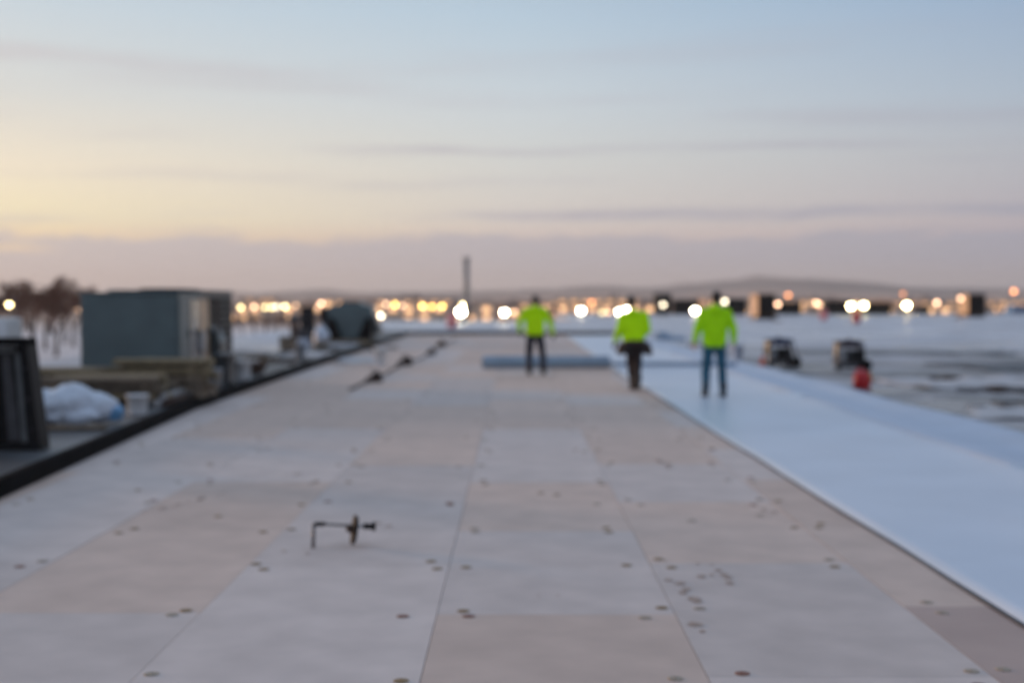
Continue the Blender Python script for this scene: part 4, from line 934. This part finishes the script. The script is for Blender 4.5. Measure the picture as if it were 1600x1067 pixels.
Ls = [
 (14,476,'y',20,128,'bright warm lamp at the left picture edge among the bare trees'),
 (121,483,'p',3.72,230,'faint orange lamp just left of the big unit'),
 (357,482,'y',10.5,240,'first yellow lamp right of the big unit'), (376,480,'y',8.06,240,'second yellow lamp right of the big unit'),
 (397,479,'p',6.82,250,'peach lamp, third right of the big unit'), (414,480,'y',7.44,250,'pale yellow lamp, fourth right of the big unit'),
 (424,480,'y',8.06,255,'pale yellow lamp, fifth right of the big unit'), (432,479,'w',7.44,260,'whitish lamp, sixth right of the big unit'),
 (445,479,'y',11.8,240,'brighter yellow lamp ending the row right of the big unit'), (462,477,'p',3.72,280,'faint peach lamp above the brown vent pipe'),
 (502,474,'p',8.68,250,'peach-orange lamp above the small vent box'), (497,480,'p',3.72,300,'dim peach lamp beside the peach-orange one above the vents'),
 (595,493,'w',10.5,150,'pale lamp lower right of the hooded unit'), (603,475,'p',5.58,250,'peach lamp above the pale lamp right of the hooded unit'),
 (617,476,'a',11.8,250,'amber lamp between two peach lamps'), (629,477,'p',4.96,260,'peach lamp right of the lone amber one'),
 (660,478,'a',13.6,250,'leftmost of three amber lamps in a row'), (675,479,'o',11.8,250,'middle, most orange of three amber lamps'), (691,478,'a',11.8,250,'rightmost of three amber lamps before the flue stack'),
 (720,487,'w',76.5,100,'brightest white lamp at the foot of the flue stack'), (723,478,'y',34,240,'lamp just above the brightest one by the flue stack'),
 (788,488,'w',51,104,'bright white lamp left of the leftmost worker'), (803,487,'p',4.34,230,'faint lamp between the bright white one and leftmost worker'),
 (852,482,'p',3.1,300,'faint peach lamp right of the leftmost worker head'),
 (908,485,'w',40.8,140,'bright white lamp alone between leftmost and middle workers'), (924,472,'r',6.82,270,'orange lamp above the bright one between workers'),
 (941,488,'y',3.72,138,'left of two faint lamps before the middle worker'), (951,488,'p',3.1,139,'right of two faint lamps before the middle worker'),
 (968,487,'w',42.5,140,'left of two bright lamps beside the head of middle worker'), (979,484,'w',51,142,'right of two bright lamps beside the head of middle worker'),
 (1036,476,'w',6.82,146,'pale lamp in front of the narrow black unit'), (1086,485,'w',51,140,'bright lamp left of the worker in jeans'),
 (1132,471,'w',8,148,'pale lamp right behind the head of the worker in jeans'),
 (1215,475,'p',8.06,108,'peach lamp right of the tall unit with the sunlit side'), (1231,461,'r',5.58,240,'small orange lamp high above the low black units'),
 (1275,473,'p',6.82,150,'pale peach lamp left of the twin bright lamps'), (1280,476,'p',4.34,151,'dim lamp touching the pale peach one'),
 (1329,478,'y',51,145,'left of the twin bright lamps'), (1349,477,'y',38.2,146,'right of the twin bright lamps'),
 (1410,459,'r',3.1,260,'faint orange lamp above the lone bright lamp'), (1416,477,'y',59.5,150,'lone bright lamp right of the twin lamps'),
 (1463,473,'p',8.06,150,'pale peach lamp left of the right tall unit'), (1500,466,'p',5.58,120,'peach lamp touching the right tall unit'),
 (1583,455,'r',7.44,240,'dim red-orange lamp at the right edge'),
]
for L_ in Ls: lamp(*L_)

# parked vehicles beyond the roof
def car(loc, rz, label, m, group=None):
    t = thing('parked_car', label, 'car', loc, rz, group)
    m1 = MB(); prof = [(-2.2,.35),(2.2,.35),(2.25,.7),(2.1,.95),(1.1,1.02),(.5,1.5),(-1.3,1.52),(-1.9,1.05),(-2.25,.95)]
    m1.prism(prof, -.85, .85); o = m1.build('body', m, t); bv = o.modifiers.new('b','BEVEL'); bv.width = .06; bv.segments = 2
    MB().prism([(-1.2,1.08),(.95,1.08),(.48,1.44),(-1.15,1.46)], -.862, .862).build('window', 'car_glass', t)
    for x in (-1.35,1.4):
        for s in (-1,1):
            w_ = MB().cone((x,s*.7,.33),(x,s*.9,.33),.33,.33,18).build('wheel', 'rubber', t); MB().cone((x,s*.895,.33),(x,s*.91,.33),.19,.19,14).build('rim', 'galv', w_)
car((bx(640,190), 190, GZ+2.55), .1, 'dark car parked beyond the roof edge left of the brightest lamp', 'car_dark')
t = thing('parked_van', 'blue-roofed dark van at the right picture edge', 'van', (bx(1596,170), 170, GZ), .1)
m1 = MB(); m1.prism([(-2.6,.5),(2.6,.5),(2.7,2.2),(2.2,4.6),(-2.5,4.6),(-2.6,3)], -1.2, 1.2); m1.build('body', 'car_dark', t)
MB().prism([(-2.45,4.6),(2.15,4.6),(1.4,6.0),(-1.3,6.1)], -1.15, 1.15).build('roof_box', 'car_blue', t)
for x in (-1.6,1.6):
    for s in (-1,1): MB().cone((x,s*1.0,.5),(x,s*1.25,.5),.5,.5,18).build('wheel', 'rubber', t)

# ------------------------------------------------------------------ winter haze over the plain
hb = MB().box((0, 3320, 56), (10900, 7260, 126)).build('haze', None); hb['kind'] = 'stuff'
hm = bpy.data.materials.new('haze'); hm.use_nodes = True; hm.node_tree.nodes.clear()
pv_ = hm.node_tree.nodes.new('ShaderNodeVolumePrincipled'); ho = hm.node_tree.nodes.new('ShaderNodeOutputMaterial')
pv_.inputs['Color'].default_value = (.97, .935, .915, 1); pv_.inputs['Density'].default_value = .00022; pv_.inputs['Anisotropy'].default_value = .3
hm.node_tree.links.new(pv_.outputs[0], ho.inputs['Volume']); hb.data.materials.append(hm)
